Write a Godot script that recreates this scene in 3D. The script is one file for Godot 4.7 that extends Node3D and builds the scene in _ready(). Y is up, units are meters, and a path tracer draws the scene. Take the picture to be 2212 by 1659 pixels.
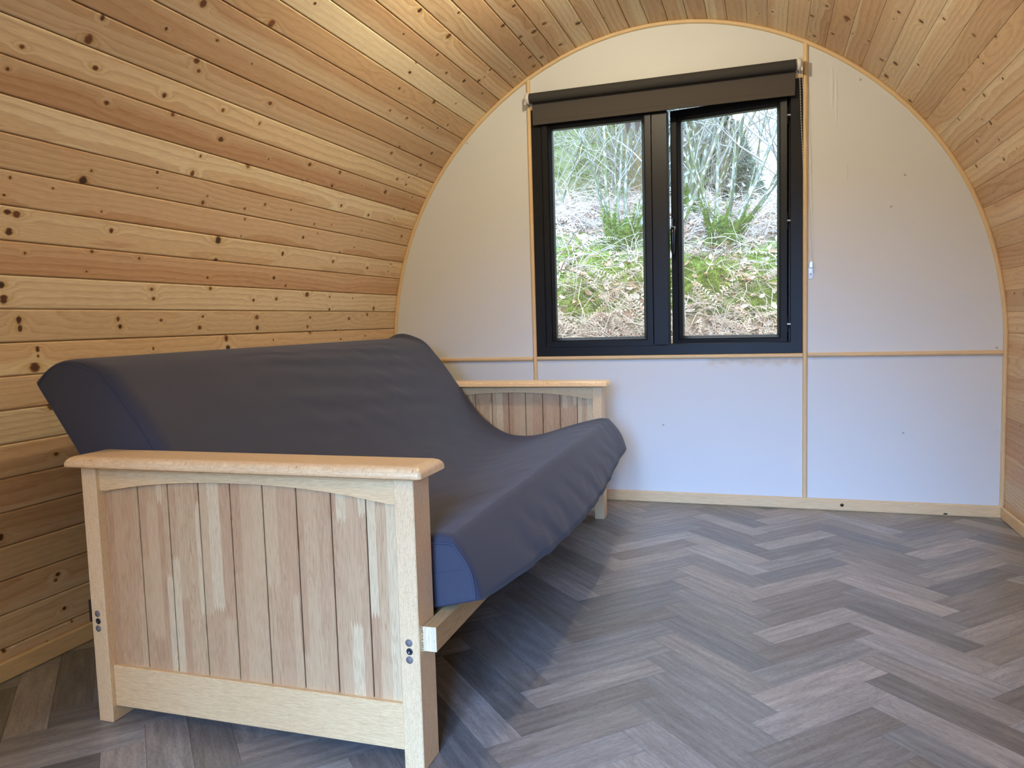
extends Node3D
# A barrel-shaped timber garden pod: boarded vault, plastered gable with a window onto a mossy bank, herringbone floor, futon sofa.
# x runs across the pod, z = 0 is the gable wall and z grows towards the glazed doors behind the camera.

const FLAT := -1
const PITCH := 0.0942        # width of one ceiling board
const BACK_Z := 5.4          # the wall with the glazed doors
const STRIP := 64            # pixel rows of one board in the pine atlas
const ATLAS_W := 2048
const ATLAS_LEN := 3.2       # metres of board along the atlas
var M := {}
var rng := RandomNumberGenerator.new()


func _ready():
	# ---- camera
	var cam := Camera3D.new()
	cam.name = "camera"
	cam.fov = 53.82
	cam.near = 0.02
	cam.far = 200.0
	cam.position = Vector3(0.4992, 0.9504, 3.9)
	cam.rotation_order = EULER_ORDER_YXZ
	cam.rotation_degrees = Vector3(-4.663, 18.607, -1.674)
	add_child(cam)
	cam.current = true
	# ---- sky and exposure
	var sky_mat := ProceduralSkyMaterial.new()
	sky_mat.sky_top_color = Color(5.2, 6.0, 6.6).linear_to_srgb()
	sky_mat.sky_horizon_color = Color(0.6, 0.83, 1.12).linear_to_srgb()
	sky_mat.sky_curve = 0.5
	sky_mat.ground_bottom_color = Color(0.35, 0.34, 0.3)
	sky_mat.ground_horizon_color = Color(0.6, 0.6, 0.58)
	sky_mat.sky_energy_multiplier = 1.0
	sky_mat.ground_energy_multiplier = 1.0
	var sky := Sky.new()
	sky.sky_material = sky_mat
	var env := Environment.new()
	env.background_mode = Environment.BG_SKY
	env.sky = sky
	env.background_energy_multiplier = 1.0
	env.tonemap_mode = Environment.TONE_MAPPER_LINEAR
	env.tonemap_exposure = 1.0
	env.sdfgi_enabled = true
	env.ssao_enabled = true
	env.ssil_enabled = true
	var we := WorldEnvironment.new()
	we.name = "environment"
	we.environment = env
	add_child(we)
	# ---- low, hazy daylight that comes in through the glazed doors behind the camera
	var sun := DirectionalLight3D.new()
	sun.name = "hazy_daylight"
	sun.light_color = Color(0.535, 0.73, 1.0)
	sun.light_energy = 5.4
	sun.light_angular_distance = 34.0
	sun.shadow_enabled = true
	sun.rotation_degrees = Vector3(-20, 2, 0)
	sun.sky_mode = DirectionalLight3D.SKY_MODE_LIGHT_ONLY
	add_child(sun)
	# ---- ceiling lamps (fitting and light together)
	make_materials()
	ceiling_lamp(Vector3(-0.10, 2.385, 1.3), 0.92, "small round ceiling lamp near the window wall")
	ceiling_lamp(Vector3(-0.05, 2.385, 4.6), 0.85, "small round ceiling lamp near the glazed doors")
	# ---- the setting
	vault()
	gable()
	back_wall()
	floor_boards()
	window()
	# ---- the things
	roller_blind()
	futon()
	outside()


# ------------------------------------------------------------------ helpers
func tag(o, label := "", category := "", group := "", kind := ""):
	if label != "":
		o.set_meta("label", label)
	if category != "":
		o.set_meta("category", category)
	if group != "":
		o.set_meta("group", group)
	if kind != "":
		o.set_meta("kind", kind)
	return o


func base(called: String, at := Vector3.ZERO, parent: Node3D = self) -> Node3D:
	var o := Node3D.new()
	o.name = called
	o.position = at
	parent.add_child(o, true)
	return o


func begin() -> SurfaceTool:
	var st := SurfaceTool.new()
	st.begin(Mesh.PRIMITIVE_TRIANGLES)
	st.set_smooth_group(FLAT)
	return st


func done(st: SurfaceTool) -> ArrayMesh:
	st.generate_normals()
	return st.commit()


func place(called: String, mesh: Mesh, mat: Material, parent: Node3D = self, at := Vector3.ZERO) -> MeshInstance3D:
	var o := MeshInstance3D.new()
	o.name = called
	o.mesh = mesh
	o.material_override = mat
	o.position = at
	parent.add_child(o, true)
	return o


func put(called: String, st: SurfaceTool, mat: Material, parent: Node3D = self, at := Vector3.ZERO) -> MeshInstance3D:
	return place(called, done(st), mat, parent, at)


func tri(st: SurfaceTool, a: Vector3, b: Vector3, c: Vector3, out: Vector3, ua := Vector2.ZERO, ub := Vector2.ZERO, uc := Vector2.ZERO):
	if (a - c).cross(a - b).dot(out) < 0.0:
		var t := b
		b = c
		c = t
		var u := ub
		ub = uc
		uc = u
	st.set_uv(ua)
	st.add_vertex(a)
	st.set_uv(ub)
	st.add_vertex(b)
	st.set_uv(uc)
	st.add_vertex(c)


func quad(st: SurfaceTool, a: Vector3, b: Vector3, c: Vector3, d: Vector3, out: Vector3, ua := Vector2.ZERO, ub := Vector2.ZERO, uc := Vector2.ZERO, ud := Vector2.ZERO):
	tri(st, a, b, c, out, ua, ub, uc)
	tri(st, a, c, d, out, ua, uc, ud)


# grain: 0, 1 or 2, the axis the wood grain runs along; uv in metres times scale, plus shift
func wood_uv(p: Vector3, n: Vector3, grain: int, scale: Vector2, shift: Vector2) -> Vector2:
	var along := p[grain]
	var others := []
	for k in 3:
		if k != grain:
			others.append(k)
	var across: float
	var an := n.abs()
	if an[others[0]] > an[others[1]]:
		across = p[others[1]]
	else:
		across = p[others[0]]
	return Vector2(along * scale.x, across * scale.y) + shift


# a box from lo to hi with chamfered edges
func add_box(st: SurfaceTool, lo: Vector3, hi: Vector3, ch := 0.0, grain := 0, scale := Vector2(1, 1), shift := Vector2.ZERO):
	var c := (lo + hi) / 2
	var h := (hi - lo) / 2
	ch = minf(ch, minf(h.x, minf(h.y, h.z)) * 0.9)
	for ax in 3:
		var b := (ax + 1) % 3
		var d := (ax + 2) % 3
		for s in [-1.0, 1.0]:
			var n := Vector3.ZERO
			n[ax] = s
			var v := []
			for e in [[-1, -1], [1, -1], [1, 1], [-1, 1]]:
				var p := c
				p[ax] += s * h[ax]
				p[b] += e[0] * (h[b] - ch)
				p[d] += e[1] * (h[d] - ch)
				v.append(p)
			quad(st, v[0], v[1], v[2], v[3], n, wood_uv(v[0], n, grain, scale, shift), wood_uv(v[1], n, grain, scale, shift), wood_uv(v[2], n, grain, scale, shift), wood_uv(v[3], n, grain, scale, shift))
		if ch > 0.0:
			for s in [-1.0, 1.0]:
				for s2 in [-1.0, 1.0]:
					# the edge that runs along ax, between faces b and d
					var n := Vector3.ZERO
					n[b] = s
					n[d] = s2
					var v := []
					for e in [[-1, 0], [1, 0], [1, 1], [-1, 1]]:
						var p := c
						p[ax] += e[0] * (h[ax] - ch)
						p[b] += s * (h[b] - (ch if e[1] == 1 else 0.0))
						p[d] += s2 * (h[d] - (ch if e[1] == 0 else 0.0))
						v.append(p)
					var nn := Vector3.ZERO
					nn[b] = s
					nn[d] = s2 * 0.9
					quad(st, v[0], v[1], v[2], v[3], n, wood_uv(v[0], nn, grain, scale, shift), wood_uv(v[1], nn, grain, scale, shift), wood_uv(v[2], nn, grain, scale, shift), wood_uv(v[3], nn, grain, scale, shift))
	if ch > 0.0:
		for sx in [-1.0, 1.0]:
			for sy in [-1.0, 1.0]:
				for sz in [-1.0, 1.0]:
					var s := Vector3(sx, sy, sz)
					tri(st, c + s * (h - Vector3(0, ch, ch)), c + s * (h - Vector3(ch, 0, ch)), c + s * (h - Vector3(ch, ch, 0)), s)


func box(called: String, lo: Vector3, hi: Vector3, mat: Material, parent: Node3D = self, ch := 0.0, grain := 0, scale := Vector2(1, 1), shift := Vector2.ZERO) -> MeshInstance3D:
	var st := begin()
	add_box(st, lo, hi, ch, grain, scale, shift)
	return put(called, st, mat, parent)


# a tube along pts with a radius at each point; smooth
func add_tube(st: SurfaceTool, pts: Array, radii: Array, sides := 8, capped := true, uv_len := 1.0):
	var rings := []
	var side := Vector3.UP
	var run := 0.0
	st.set_smooth_group(0)
	for i in pts.size():
		var p: Vector3 = pts[i]
		var dir: Vector3
		if i == 0:
			dir = pts[1] - p
		elif i == pts.size() - 1:
			dir = p - pts[i - 1]
		else:
			dir = pts[i + 1] - pts[i - 1]
		dir = dir.normalized()
		if i == 0:
			side = dir.cross(Vector3(0.31, 0.93, 0.17)).normalized()
		else:
			run += (p - pts[i - 1]).length()
			side = (side - dir * side.dot(dir)).normalized()
		var up := dir.cross(side)
		var ring := []
		for k in sides + 1:
			var a := TAU * (k % sides) / sides
			ring.append([p + (side * cos(a) + up * sin(a)) * radii[i], Vector2(run * uv_len, float(k) / sides)])
		rings.append(ring)
	for i in pts.size() - 1:
		for k in sides:
			var a = rings[i][k]
			var b = rings[i][k + 1]
			var c = rings[i + 1][k + 1]
			var d = rings[i + 1][k]
			var out: Vector3 = (a[0] + c[0] + b[0] + d[0]) / 4.0 - (pts[i] + pts[i + 1]) / 2.0
			quad(st, a[0], b[0], c[0], d[0], out, a[1], b[1], c[1], d[1])
	if capped:
		st.set_smooth_group(FLAT)
		for e in [0, pts.size() - 1]:
			var out: Vector3 = (pts[0] - pts[1]) if e == 0 else (pts[e] - pts[e - 1])
			for k in sides:
				tri(st, pts[e], rings[e][k][0], rings[e][k + 1][0], out)
	st.set_smooth_group(FLAT)


# rings of a turned shape: profile of (radius, height) about the y axis
func add_lathe(st: SurfaceTool, profile: Array, sides := 24, xf := Transform3D()):
	st.set_smooth_group(0)
	for i in profile.size() - 1:
		var p: Vector2 = profile[i]
		var q: Vector2 = profile[i + 1]
		for k in sides:
			var a := TAU * k / sides
			var b := TAU * ((k + 1) % sides) / sides
			var v := [Vector3(p.x * cos(a), p.y, p.x * sin(a)), Vector3(p.x * cos(b), p.y, p.x * sin(b)), Vector3(q.x * cos(b), q.y, q.x * sin(b)), Vector3(q.x * cos(a), q.y, q.x * sin(a))]
			var m := (a + TAU * (k + 1) / sides) / 2
			var along := q - p
			var out := Vector3(along.y * cos(m), -along.x, along.y * sin(m))
			if v[0].distance_to(v[1]) > 1e-7:
				tri(st, xf * v[0], xf * v[1], xf * v[2], xf.basis * out)
			if v[2].distance_to(v[3]) > 1e-7:
				tri(st, xf * v[0], xf * v[2], xf * v[3], xf.basis * out)
	st.set_smooth_group(FLAT)


# a mitred frame round the rectangle (x0..x1, y0..y1): profile is a closed loop of (inset from the rectangle, z)
func add_ring(st: SurfaceTool, x0: float, x1: float, y0: float, y1: float, profile: Array):
	var area := 0.0
	for i in profile.size():
		var p: Vector2 = profile[i]
		var q: Vector2 = profile[(i + 1) % profile.size()]
		area += p.x * q.y - q.x * p.y
	for i in profile.size():
		var p: Vector2 = profile[i]
		var q: Vector2 = profile[(i + 1) % profile.size()]
		var n2 := Vector2(q.y - p.y, p.x - q.x) * signf(area)
		var cp := [Vector3(x0 + p.x, y0 + p.x, p.y), Vector3(x1 - p.x, y0 + p.x, p.y), Vector3(x1 - p.x, y1 - p.x, p.y), Vector3(x0 + p.x, y1 - p.x, p.y)]
		var cq := [Vector3(x0 + q.x, y0 + q.x, q.y), Vector3(x1 - q.x, y0 + q.x, q.y), Vector3(x1 - q.x, y1 - q.x, q.y), Vector3(x0 + q.x, y1 - q.x, q.y)]
		var inward := [Vector3(0, 1, 0), Vector3(-1, 0, 0), Vector3(0, -1, 0), Vector3(1, 0, 0)]
		for k in 4:
			var l := (k + 1) % 4
			quad(st, cp[k], cp[l], cq[l], cq[k], inward[k] * n2.x + Vector3(0, 0, n2.y))


# a prism: outline in (x, y), from z0 to z1
func add_prism(st: SurfaceTool, outline: PackedVector2Array, z0: float, z1: float, scale := Vector2(1, 1), shift := Vector2.ZERO):
	var ids := Geometry2D.triangulate_polygon(outline)
	for z in [z0, z1]:
		for i in range(0, ids.size(), 3):
			var v := []
			for k in 3:
				v.append(Vector3(outline[ids[i + k]].x, outline[ids[i + k]].y, z))
			tri(st, v[0], v[1], v[2], Vector3(0, 0, 1 if z == maxf(z0, z1) else -1), Vector2(v[0].x, v[0].y) * scale + shift, Vector2(v[1].x, v[1].y) * scale + shift, Vector2(v[2].x, v[2].y) * scale + shift)
	var clock := 1.0 if Geometry2D.is_polygon_clockwise(outline) else -1.0
	for i in outline.size():
		var p := outline[i]
		var q := outline[(i + 1) % outline.size()]
		var n := Vector3(-(q.y - p.y), q.x - p.x, 0) * clock
		quad(st, Vector3(p.x, p.y, z0), Vector3(q.x, q.y, z0), Vector3(q.x, q.y, z1), Vector3(p.x, p.y, z1), n, p * scale + shift, q * scale + shift, q * scale + shift + Vector2(0, 0.02), p * scale + shift + Vector2(0, 0.02))


func catmull(p: Array, u: float):
	var n := p.size() - 1
	var f := clampf(u, 0.0, 1.0) * n
	var i := mini(int(f), n - 1)
	var t := f - i
	var a = p[maxi(i - 1, 0)]
	var b = p[i]
	var c = p[i + 1]
	var d = p[mini(i + 2, n)]
	return 0.5 * ((2.0 * b) + (c - a) * t + (2.0 * a - 5.0 * b + 4.0 * c - d) * t * t + (3.0 * b - a - 3.0 * c + d) * t * t * t)


func plain(c: Color, rough := 0.6, spec := 0.5, metal := 0.0) -> StandardMaterial3D:
	var m := StandardMaterial3D.new()
	m.albedo_color = c
	m.roughness = rough
	m.metallic_specular = spec
	m.metallic = metal
	return m


func noise(seed_: int, freq: float, octaves := 3) -> FastNoiseLite:
	var n := FastNoiseLite.new()
	n.seed = seed_
	n.noise_type = FastNoiseLite.TYPE_SIMPLEX_SMOOTH
	n.frequency = freq
	n.fractal_octaves = octaves
	return n


# bytes of a grey noise picture, made small and stretched along x, so that it looks like fibre
func fibre(seed_: int, w: int, h: int, stretch: int, freq: float) -> PackedByteArray:
	var im := noise(seed_, freq, 4).get_image(maxi(w / stretch, 8), h, false, false, true)
	im.resize(w, h, Image.INTERPOLATE_BILINEAR)
	im.convert(Image.FORMAT_L8)
	return im.get_data()


# ------------------------------------------------------------------ materials
func make_materials():
	M.paint = plain(Color(0.87, 0.885, 0.88), 0.55, 0.4)
	M.metal_dark = plain(Color(0.095, 0.105, 0.12), 0.4, 0.35)
	M.black = plain(Color(0.03, 0.03, 0.035), 0.4)
	M.steel = plain(Color(0.75, 0.75, 0.76), 0.3, 0.5, 0.9)
	M.bolt = plain(Color(0.32, 0.32, 0.34), 0.35, 0.5, 0.8)
	M.white_plastic = plain(Color(0.9, 0.89, 0.87), 0.35)
	M.lining = plain(Color(0.30, 0.17, 0.08), 0.9)
	M.outer = plain(Color(0.2, 0.2, 0.2), 0.9)
	var clear := plain(Color(1, 1, 1, 0.06), 0.02)
	clear.transparency = BaseMaterial3D.TRANSPARENCY_ALPHA
	clear.metallic_specular = 0.2
	M.glass = clear
	var clip := plain(Color(0.95, 0.96, 0.97, 0.35), 0.08)
	clip.transparency = BaseMaterial3D.TRANSPARENCY_ALPHA
	M.clear_plastic = clip
	M.blind_fabric = plain(Color(0.315, 0.30, 0.285), 0.85, 0.3)
	M.blind_roll = plain(Color(0.25, 0.247, 0.24), 0.8, 0.3)
	M.screw = plain(Color(0.72, 0.71, 0.71), 0.6)
	M.hole = plain(Color(0.2, 0.19, 0.2), 0.6)
	M.rail_dark = plain(Color(0.17, 0.11, 0.08), 0.8)
	M.pine_a = pine_atlas(0, 30)
	M.pine_b = pine_atlas(30, 30)
	M.trim = plain_wood(11, Color(0.885, 0.77, 0.585), 0.05, 0.5)
	M.rubber = plain_wood(12, Color(0.90, 0.765, 0.565), 0.08, 0.38, 0.1)
	M.rubber_fleck = plain_wood(13, Color(0.915, 0.79, 0.605), 0.05, 0.33, 1.0)
	M.batten = plain_wood(14, Color(0.72, 0.6, 0.42), 0.1, 0.8)
	M.rubber.uv1_scale = Vector3(1.6, 1.6, 1)
	M.rubber_fleck.uv1_scale = Vector3(1.8, 2.0, 1)
	M.staves = stave_panel()
	M.sawn = plain_wood(15, Color(0.9, 0.83, 0.68), 0.12, 0.9)
	M.vinyl = oak_vinyl(22)
	var fabric := plain(Color(0.193, 0.205, 0.265), 0.75, 0.45)
	fabric.rim_enabled = true
	fabric.rim = 0.6
	fabric.rim_tint = 0.45
	var fn := noise(5, 0.35, 2).get_image(256, 256, false, false, true)
	fn.convert(Image.FORMAT_RGBA8)
	fn.bump_map_to_normal_map(1.2)
	fabric.normal_enabled = true
	fabric.normal_texture = ImageTexture.create_from_image(fn)
	fabric.normal_scale = 0.25
	fabric.uv1_triplanar = true
	fabric.uv1_scale = Vector3(6, 6, 6)
	M.fabric = fabric
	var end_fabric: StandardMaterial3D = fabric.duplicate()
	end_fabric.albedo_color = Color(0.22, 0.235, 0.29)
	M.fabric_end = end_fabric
	M.piping = plain(Color(0.27, 0.28, 0.34), 0.9, 0.25)


# tone of each ceiling board, from the foot of the left wall (first) over the vault to the foot of the right wall: 0 pale, 1 tan, 2 orange, 3 brown
func board_tone(k: int) -> int:
	var t := [2, 0, 2, 1, 3, 3, 2, 0, 2, 1,
			0, 0, 3, 0, 3, 2, 0, 3, 1, 2, 2, 2, 1, 0, 2, 1, 0, 2, 2, 1, 0, 1, 1, 0, 1, 1, 2, 0, 1, 0, 1, 1, 2, 2, 2, 2, 0, 0, 1, 1, 0, 2, 1, 2, 2, 1, 3, 1, 2, 1]
	return t[k]


func pine_atlas(first: int, count: int) -> StandardMaterial3D:
	# knots as seen: board (counted from the springing of the left wall), mm from the gable, percent across, radius in mm
	var seen_knots := [
		-10,2294,54,4, -10,2424,83,5, -9,2228,46,6, -8,2240,61,6, -8,2241,61,6, -8,2249,46,6, -6,2405,33,8, -4,2152,74,4, -3,2218,91,9, -1,341,64,6, -1,587,53,6, -1,851,93,7,
		-1,1133,67,5, -1,1425,45,10, -1,1432,82,12, -1,1809,58,6, -1,2248,55,4, -1,2248,75,8, -1,2261,24,13, 0,328,82,7, 0,511,61,7, 0,628,5,5, 0,857,68,6, 0,875,26,8,
		0,1240,26,10, 0,1246,70,9, 0,1565,74,5, 0,1580,34,9, 0,1772,62,5, 0,1949,42,7, 0,1958,67,7, 0,2301,42,8, 0,2305,66,9, 1,263,20,10, 1,491,71,4, 1,698,13,8,
		1,706,73,6, 1,897,79,12, 1,1123,55,7, 1,1275,47,7, 1,1534,86,8, 1,1811,42,7, 1,1822,74,8, 1,2351,30,10, 1,2360,68,10, 2,1067,20,5, 2,1155,50,6, 2,1157,50,5,
		2,1556,33,5, 2,1888,80,5, 2,2075,88,5, 2,2088,26,3, 2,2296,66,4, 3,146,79,5, 3,158,36,5, 3,391,43,7, 3,722,54,9, 3,1121,61,9, 3,1522,6,8, 3,1527,82,13,
		3,2014,65,8, 3,2333,76,10, 3,2349,27,8, 3,2360,79,8, 4,561,42,4, 4,678,9,4, 4,898,77,4, 4,1000,49,6, 4,1404,14,3, 4,1404,81,4, 4,2061,25,4, 4,2237,69,3,
		4,2367,77,4, 4,2376,29,4, 5,109,51,8, 5,536,36,4, 5,808,36,3, 5,943,22,5, 5,1136,61,4, 5,1309,59,5, 5,1420,27,5, 5,1632,44,3, 5,1646,18,7, 5,1865,36,3,
		5,1881,85,5, 5,2125,46,4, 5,2145,14,11, 6,256,39,5, 6,519,24,7, 6,779,36,7, 6,1119,96,4, 6,1472,94,8, 6,1472,94,9, 6,1719,80,5, 6,1731,16,10, 7,161,80,5,
		7,192,8,8, 7,448,63,9, 7,450,62,9, 7,679,57,4, 7,890,84,8, 7,907,17,7, 7,1094,10,3, 7,1119,75,9, 7,1377,46,4, 7,1655,61,9, 7,1894,92,7, 7,2139,59,7,
		7,2442,65,5, 8,285,38,6, 8,295,78,6, 8,396,50,7, 8,1503,66,6, 8,1699,64,6, 8,1954,43,8, 8,2211,49,8, 8,2425,35,6, 9,230,15,5, 9,249,66,10, 9,569,63,8,
		9,1500,53,8, 9,1869,59,7, 9,1894,85,10, 9,2250,88,7, 9,2262,22,12, 10,214,51,8, 10,533,12,6, 10,1677,58,3, 10,1860,76,6, 10,2051,40,5, 11,323,84,7, 11,450,49,5,
		11,626,53,7, 11,785,48,7, 11,1979,61,10, 12,256,29,7, 12,517,89,9, 12,833,57,6, 12,1698,18,13, 13,851,46,8, 13,862,96,5, 14,211,69,6, 14,442,63,9, 14,617,43,9,
		14,784,81,7, 14,1079,63,5, 15,326,45,4, 15,338,14,9, 15,344,88,8, 15,833,78,15, 15,1117,79,12, 16,110,50,8, 16,921,83,7, 17,77,63,10, 17,191,80,9, 17,359,88,8,
		17,613,86,9, 18,116,28,11, 18,401,79,13, 18,430,15,11, 18,707,81,10, 19,133,44,11, 19,421,44,12, 20,264,78,12, 32,97,39,10, 32,315,14,9, 33,216,24,8, 33,451,67,14,
		34,326,14,4, 34,343,87,6, 35,241,75,10, 35,756,60,7, 36,105,30,15, 36,303,40,10, 36,802,53,8, 37,50,83,10, 37,453,30,7, 37,933,23,7, 38,991,43,7, 39,598,41,8,
		39,887,31,5, 39,891,2,7, 39,1094,3,7, 40,342,11,6, 40,925,20,5, 41,363,30,7, 41,573,80,5, 41,596,12,9, 42,515,56,8
	]
	var pines := [Color(0.905, 0.81, 0.655), Color(0.88, 0.765, 0.60), Color(0.85, 0.725, 0.57), Color(0.82, 0.68, 0.525)]
	var w := ATLAS_W
	var data := PackedByteArray()
	data.resize(w * STRIP * count * 3)
	var fib := fibre(31, w, 512, 24, 0.11)
	var fine := fibre(32, w, 512, 12, 0.35)
	var slow := noise(33, 0.0016, 2)
	var ringlut := PackedFloat32Array()
	ringlut.resize(256)
	for i in 256:
		var f := i / 255.0
		ringlut[i] = pow(f, 2.2) * (1.0 - smoothstep(0.86, 1.0, f))
	for k in count:
		var board := first + k
		var g := RandomNumberGenerator.new()
		g.seed = 900 + board * 7
		var tone := board_tone(board)
		var c: Color = pines[tone]
		c = c * g.randf_range(0.96, 1.04)
		var y0 := g.randf_range(-26, 90)
		var depth := g.randf_range(3, 16)
		var sway := g.randf_range(8, 26)
		var freq := g.randf_range(0.045, 0.10)
		var contrast := g.randf_range(0.075, 0.18)
		var warp := PackedFloat32Array()
		warp.resize(w * STRIP)
		var knots := []
		for i in range(0, seen_knots.size(), 4):
			if seen_knots[i] + 10 == board:
				knots.append([seen_knots[i + 1] / 1000.0, seen_knots[i + 2] * 0.64, float(seen_knots[i + 3])])
		if knots.size() < 3:
			for i in g.randi_range(3, 6):
				knots.append([g.randf_range(0.1, 3.1), g.randf_range(6, 58), g.randf_range(3, 8)])
		elif board > 10:
			for i in 2:
				knots.append([g.randf_range(2.5, 3.1), g.randf_range(8, 56), g.randf_range(4, 8)])
		for kn in knots:
			var cu: float = kn[0] / ATLAS_LEN * w
			var cv: float = kn[1]
			var r: float = kn[2] * 0.68
			var ex: float = 4.2 * r
			var ey: float = 2.0 * r
			var amp := 1.9
			for v in range(maxi(0, int(cv - 2.2 * ey)), mini(STRIP, int(cv + 2.2 * ey) + 1)):
				var fy := (v - cv) / ey
				for u in range(maxi(0, int(cu - 2.2 * ex)), mini(w, int(cu + 2.2 * ex) + 1)):
					var fx := (u - cu) / ex
					warp[v * w + u] += amp * exp(-(fx * fx + fy * fy) * 1.4)
		var yc := PackedFloat32Array()
		var dd := PackedFloat32Array()
		yc.resize(w)
		dd.resize(w)
		for u in w:
			yc[u] = y0 + 9.0 * slow.get_noise_2d(u, board * 911.0)
			var q := depth + sway * slow.get_noise_2d(u * 1.6 + 5000.0, board * 577.0)
			dd[u] = q * q
		var off := g.randi() % 512
		var cr := c.r * 255.0
		var cg := c.g * 255.0
		var cb := c.b * 255.0
		# paler sapwood beyond a certain distance from the pith
		var sap_at := g.randf_range(18, 60) * freq
		var sap_k := g.randf_range(0.05, 0.13)
		for v in STRIP:
			var row := v * w
			var frow := ((v + off) % 512) * w
			var at := (k * STRIP + v) * w * 3
			var pale := 0.0
			for u in w:
				var dy := v - yc[u]
				var fb := fib[frow + u]
				var ring := sqrt(dy * dy + dd[u]) * freq + warp[row + u] + fb * 0.0013
				var dark := ringlut[int(ring * 255.0) & 255] * contrast + (128 - fine[frow + u]) * 0.00055
				pale = clampf((ring - sap_at) * 2.5 + 0.5, 0.0, 1.0) * sap_k
				data[at] = clampi(int(cr * (0.97 - dark * 0.72 + pale * 0.5)), 0, 255)
				data[at + 1] = clampi(int(cg * (0.955 - dark * 1.15 + pale)), 0, 255)
				data[at + 2] = clampi(int(cb * (0.94 - dark * 1.45 + pale * 1.4)), 0, 255)
				at += 3
		for kn in knots:
			var cu: float = kn[0] / ATLAS_LEN * w
			var cv: float = kn[1]
			var ru: float = kn[2] * 0.56 * g.randf_range(0.9, 1.4)
			var rv: float = kn[2] * 0.6 * g.randf_range(0.9, 1.3)
			var hollow := g.randf_range(0.3, 0.72)
			for v in range(maxi(0, int(cv - 2.5 * rv)), mini(STRIP, int(cv + 2.5 * rv) + 1)):
				for u in range(maxi(0, int(cu - 3.5 * ru)), mini(w, int(cu + 3.5 * ru) + 1)):
					var at := ((k * STRIP + v) * w + u) * 3
					var fx := (u - cu) / ru
					var fy := (v - cv) / rv
					var e := sqrt(fx * fx + fy * fy) + (fib[(v % 512) * w + u] - 128) * 0.002
					var halo := sqrt(fx * fx * 0.16 + fy * fy * 0.55)
					var keep := 1.0 - 0.22 * exp(-halo * halo * 2.0)
					var body := 1.0 - smoothstep(0.6, 1.25, e)
					var shade := hollow + 0.16 * absf(sin(e * 6.0)) - 0.1 * smoothstep(0.6, 0.95, e)
					var kr := 150.0 * shade + 10.0
					var kg := 92.0 * shade + 5.0
					var kb := 52.0 * shade + 3.0
					data[at] = clampi(int(lerpf(data[at] * (0.35 + 0.65 * keep), kr, body)), 0, 255)
					data[at + 1] = clampi(int(lerpf(data[at + 1] * keep, kg, body)), 0, 255)
					data[at + 2] = clampi(int(lerpf(data[at + 2] * (keep * keep), kb, body)), 0, 255)
	var im := Image.create_from_data(w, STRIP * count, false, Image.FORMAT_RGB8, data)
	var m := plain(Color(1, 1, 1), 0.5, 0.45)
	m.albedo_texture = ImageTexture.create_from_image(im)
	return m


# a plain board: 1 m along u, 0.25 m along v
func plain_wood(seed_: int, c: Color, contrast: float, rough: float, flecks := 0.0) -> StandardMaterial3D:
	var w := 1024
	var h := 256
	var data := PackedByteArray()
	data.resize(w * h * 3)
	var fib := fibre(seed_ * 3, w, h, 24, 0.05)
	var fine := fibre(seed_ * 3 + 1, w, h, 12, 0.3)
	var at := 0
	for v in h:
		for u in w:
			var f := (fib[v * w + u] - 128) / 128.0
			var ring := absf(sin(f * 5.0 + v * 0.055))
			var k := 1.0 + contrast * (ring - 0.6) + (fine[v * w + u] - 128) * 0.0006
			data[at] = clampi(int(c.r * (0.25 + 0.75 * k) * 255), 0, 255)
			data[at + 1] = clampi(int(c.g * k * 255), 0, 255)
			data[at + 2] = clampi(int(c.b * (k * 1.25 - 0.25) * 255), 0, 255)
			at += 3
	if flecks > 0.0:
		var g := RandomNumberGenerator.new()
		g.seed = seed_
		for i in int(5000 * flecks):
			var u := g.randi_range(0, w - 14)
			var v := g.randi_range(0, h - 1)
			var d := g.randf_range(0.86, 0.96)
			for k in g.randi_range(2, 6):
				at = (v * w + u + k) * 3
				data[at] = int(data[at] * d)
				data[at + 1] = int(data[at + 1] * d * d)
				data[at + 2] = int(data[at + 2] * d * d * d)
	var m := plain(Color(1, 1, 1), rough, 0.5)
	m.albedo_texture = ImageTexture.create_from_image(Image.create_from_data(w, h, false, Image.FORMAT_RGB8, data))
	return m


# finger-jointed rubberwood staves: 0.8 m across (u), 0.5 m high (v)
func stave_panel() -> StandardMaterial3D:
	var w := 960
	var h := 600
	var im := Image.create(w, h, false, Image.FORMAT_RGB8)
	var g := RandomNumberGenerator.new()
	g.seed = 77
	var fine := fibre(91, h, w, 14, 0.22)
	var broad := fibre(92, h, w, 30, 0.05)
	var x := 0
	while x < w:
		var sw := g.randi_range(18, 40)
		var y := -g.randi_range(0, 200)
		while y < h:
			var len := g.randi_range(170, 460)
			var tone := g.randf()
			var c := Color(0.825, 0.70, 0.53).lerp(Color(0.765, 0.61, 0.455), tone * 1.1) if tone < 0.84 else Color(0.87, 0.77, 0.60)
			var streak := g.randf_range(0.04, 0.15)
			var sf := g.randf_range(6.0, 14.0)
			for u in range(x, mini(x + sw, w)):
				var ph := (u - x) % 9
				var tooth := int(absf(ph - 4.5) * 4.5) - 10
				for v in range(maxi(0, y + tooth), mini(h, y + len + 12)):
					var f := (fine[u * h + v] - 128) / 128.0
					var b := (broad[u * h + v] - 128) / 128.0
					var k := 1.0 + f * 0.05 - streak * pow(absf(sin(b * sf + u * 0.09)), 6.0)
					im.set_pixel(u, v, Color(c.r * (0.3 + 0.7 * k), c.g * k, c.b * (1.2 * k - 0.2)))
			y += len
		x += sw
	var m := plain(Color(1, 1, 1), 0.36, 0.5)
	m.albedo_texture = ImageTexture.create_from_image(im)
	return m


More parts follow.
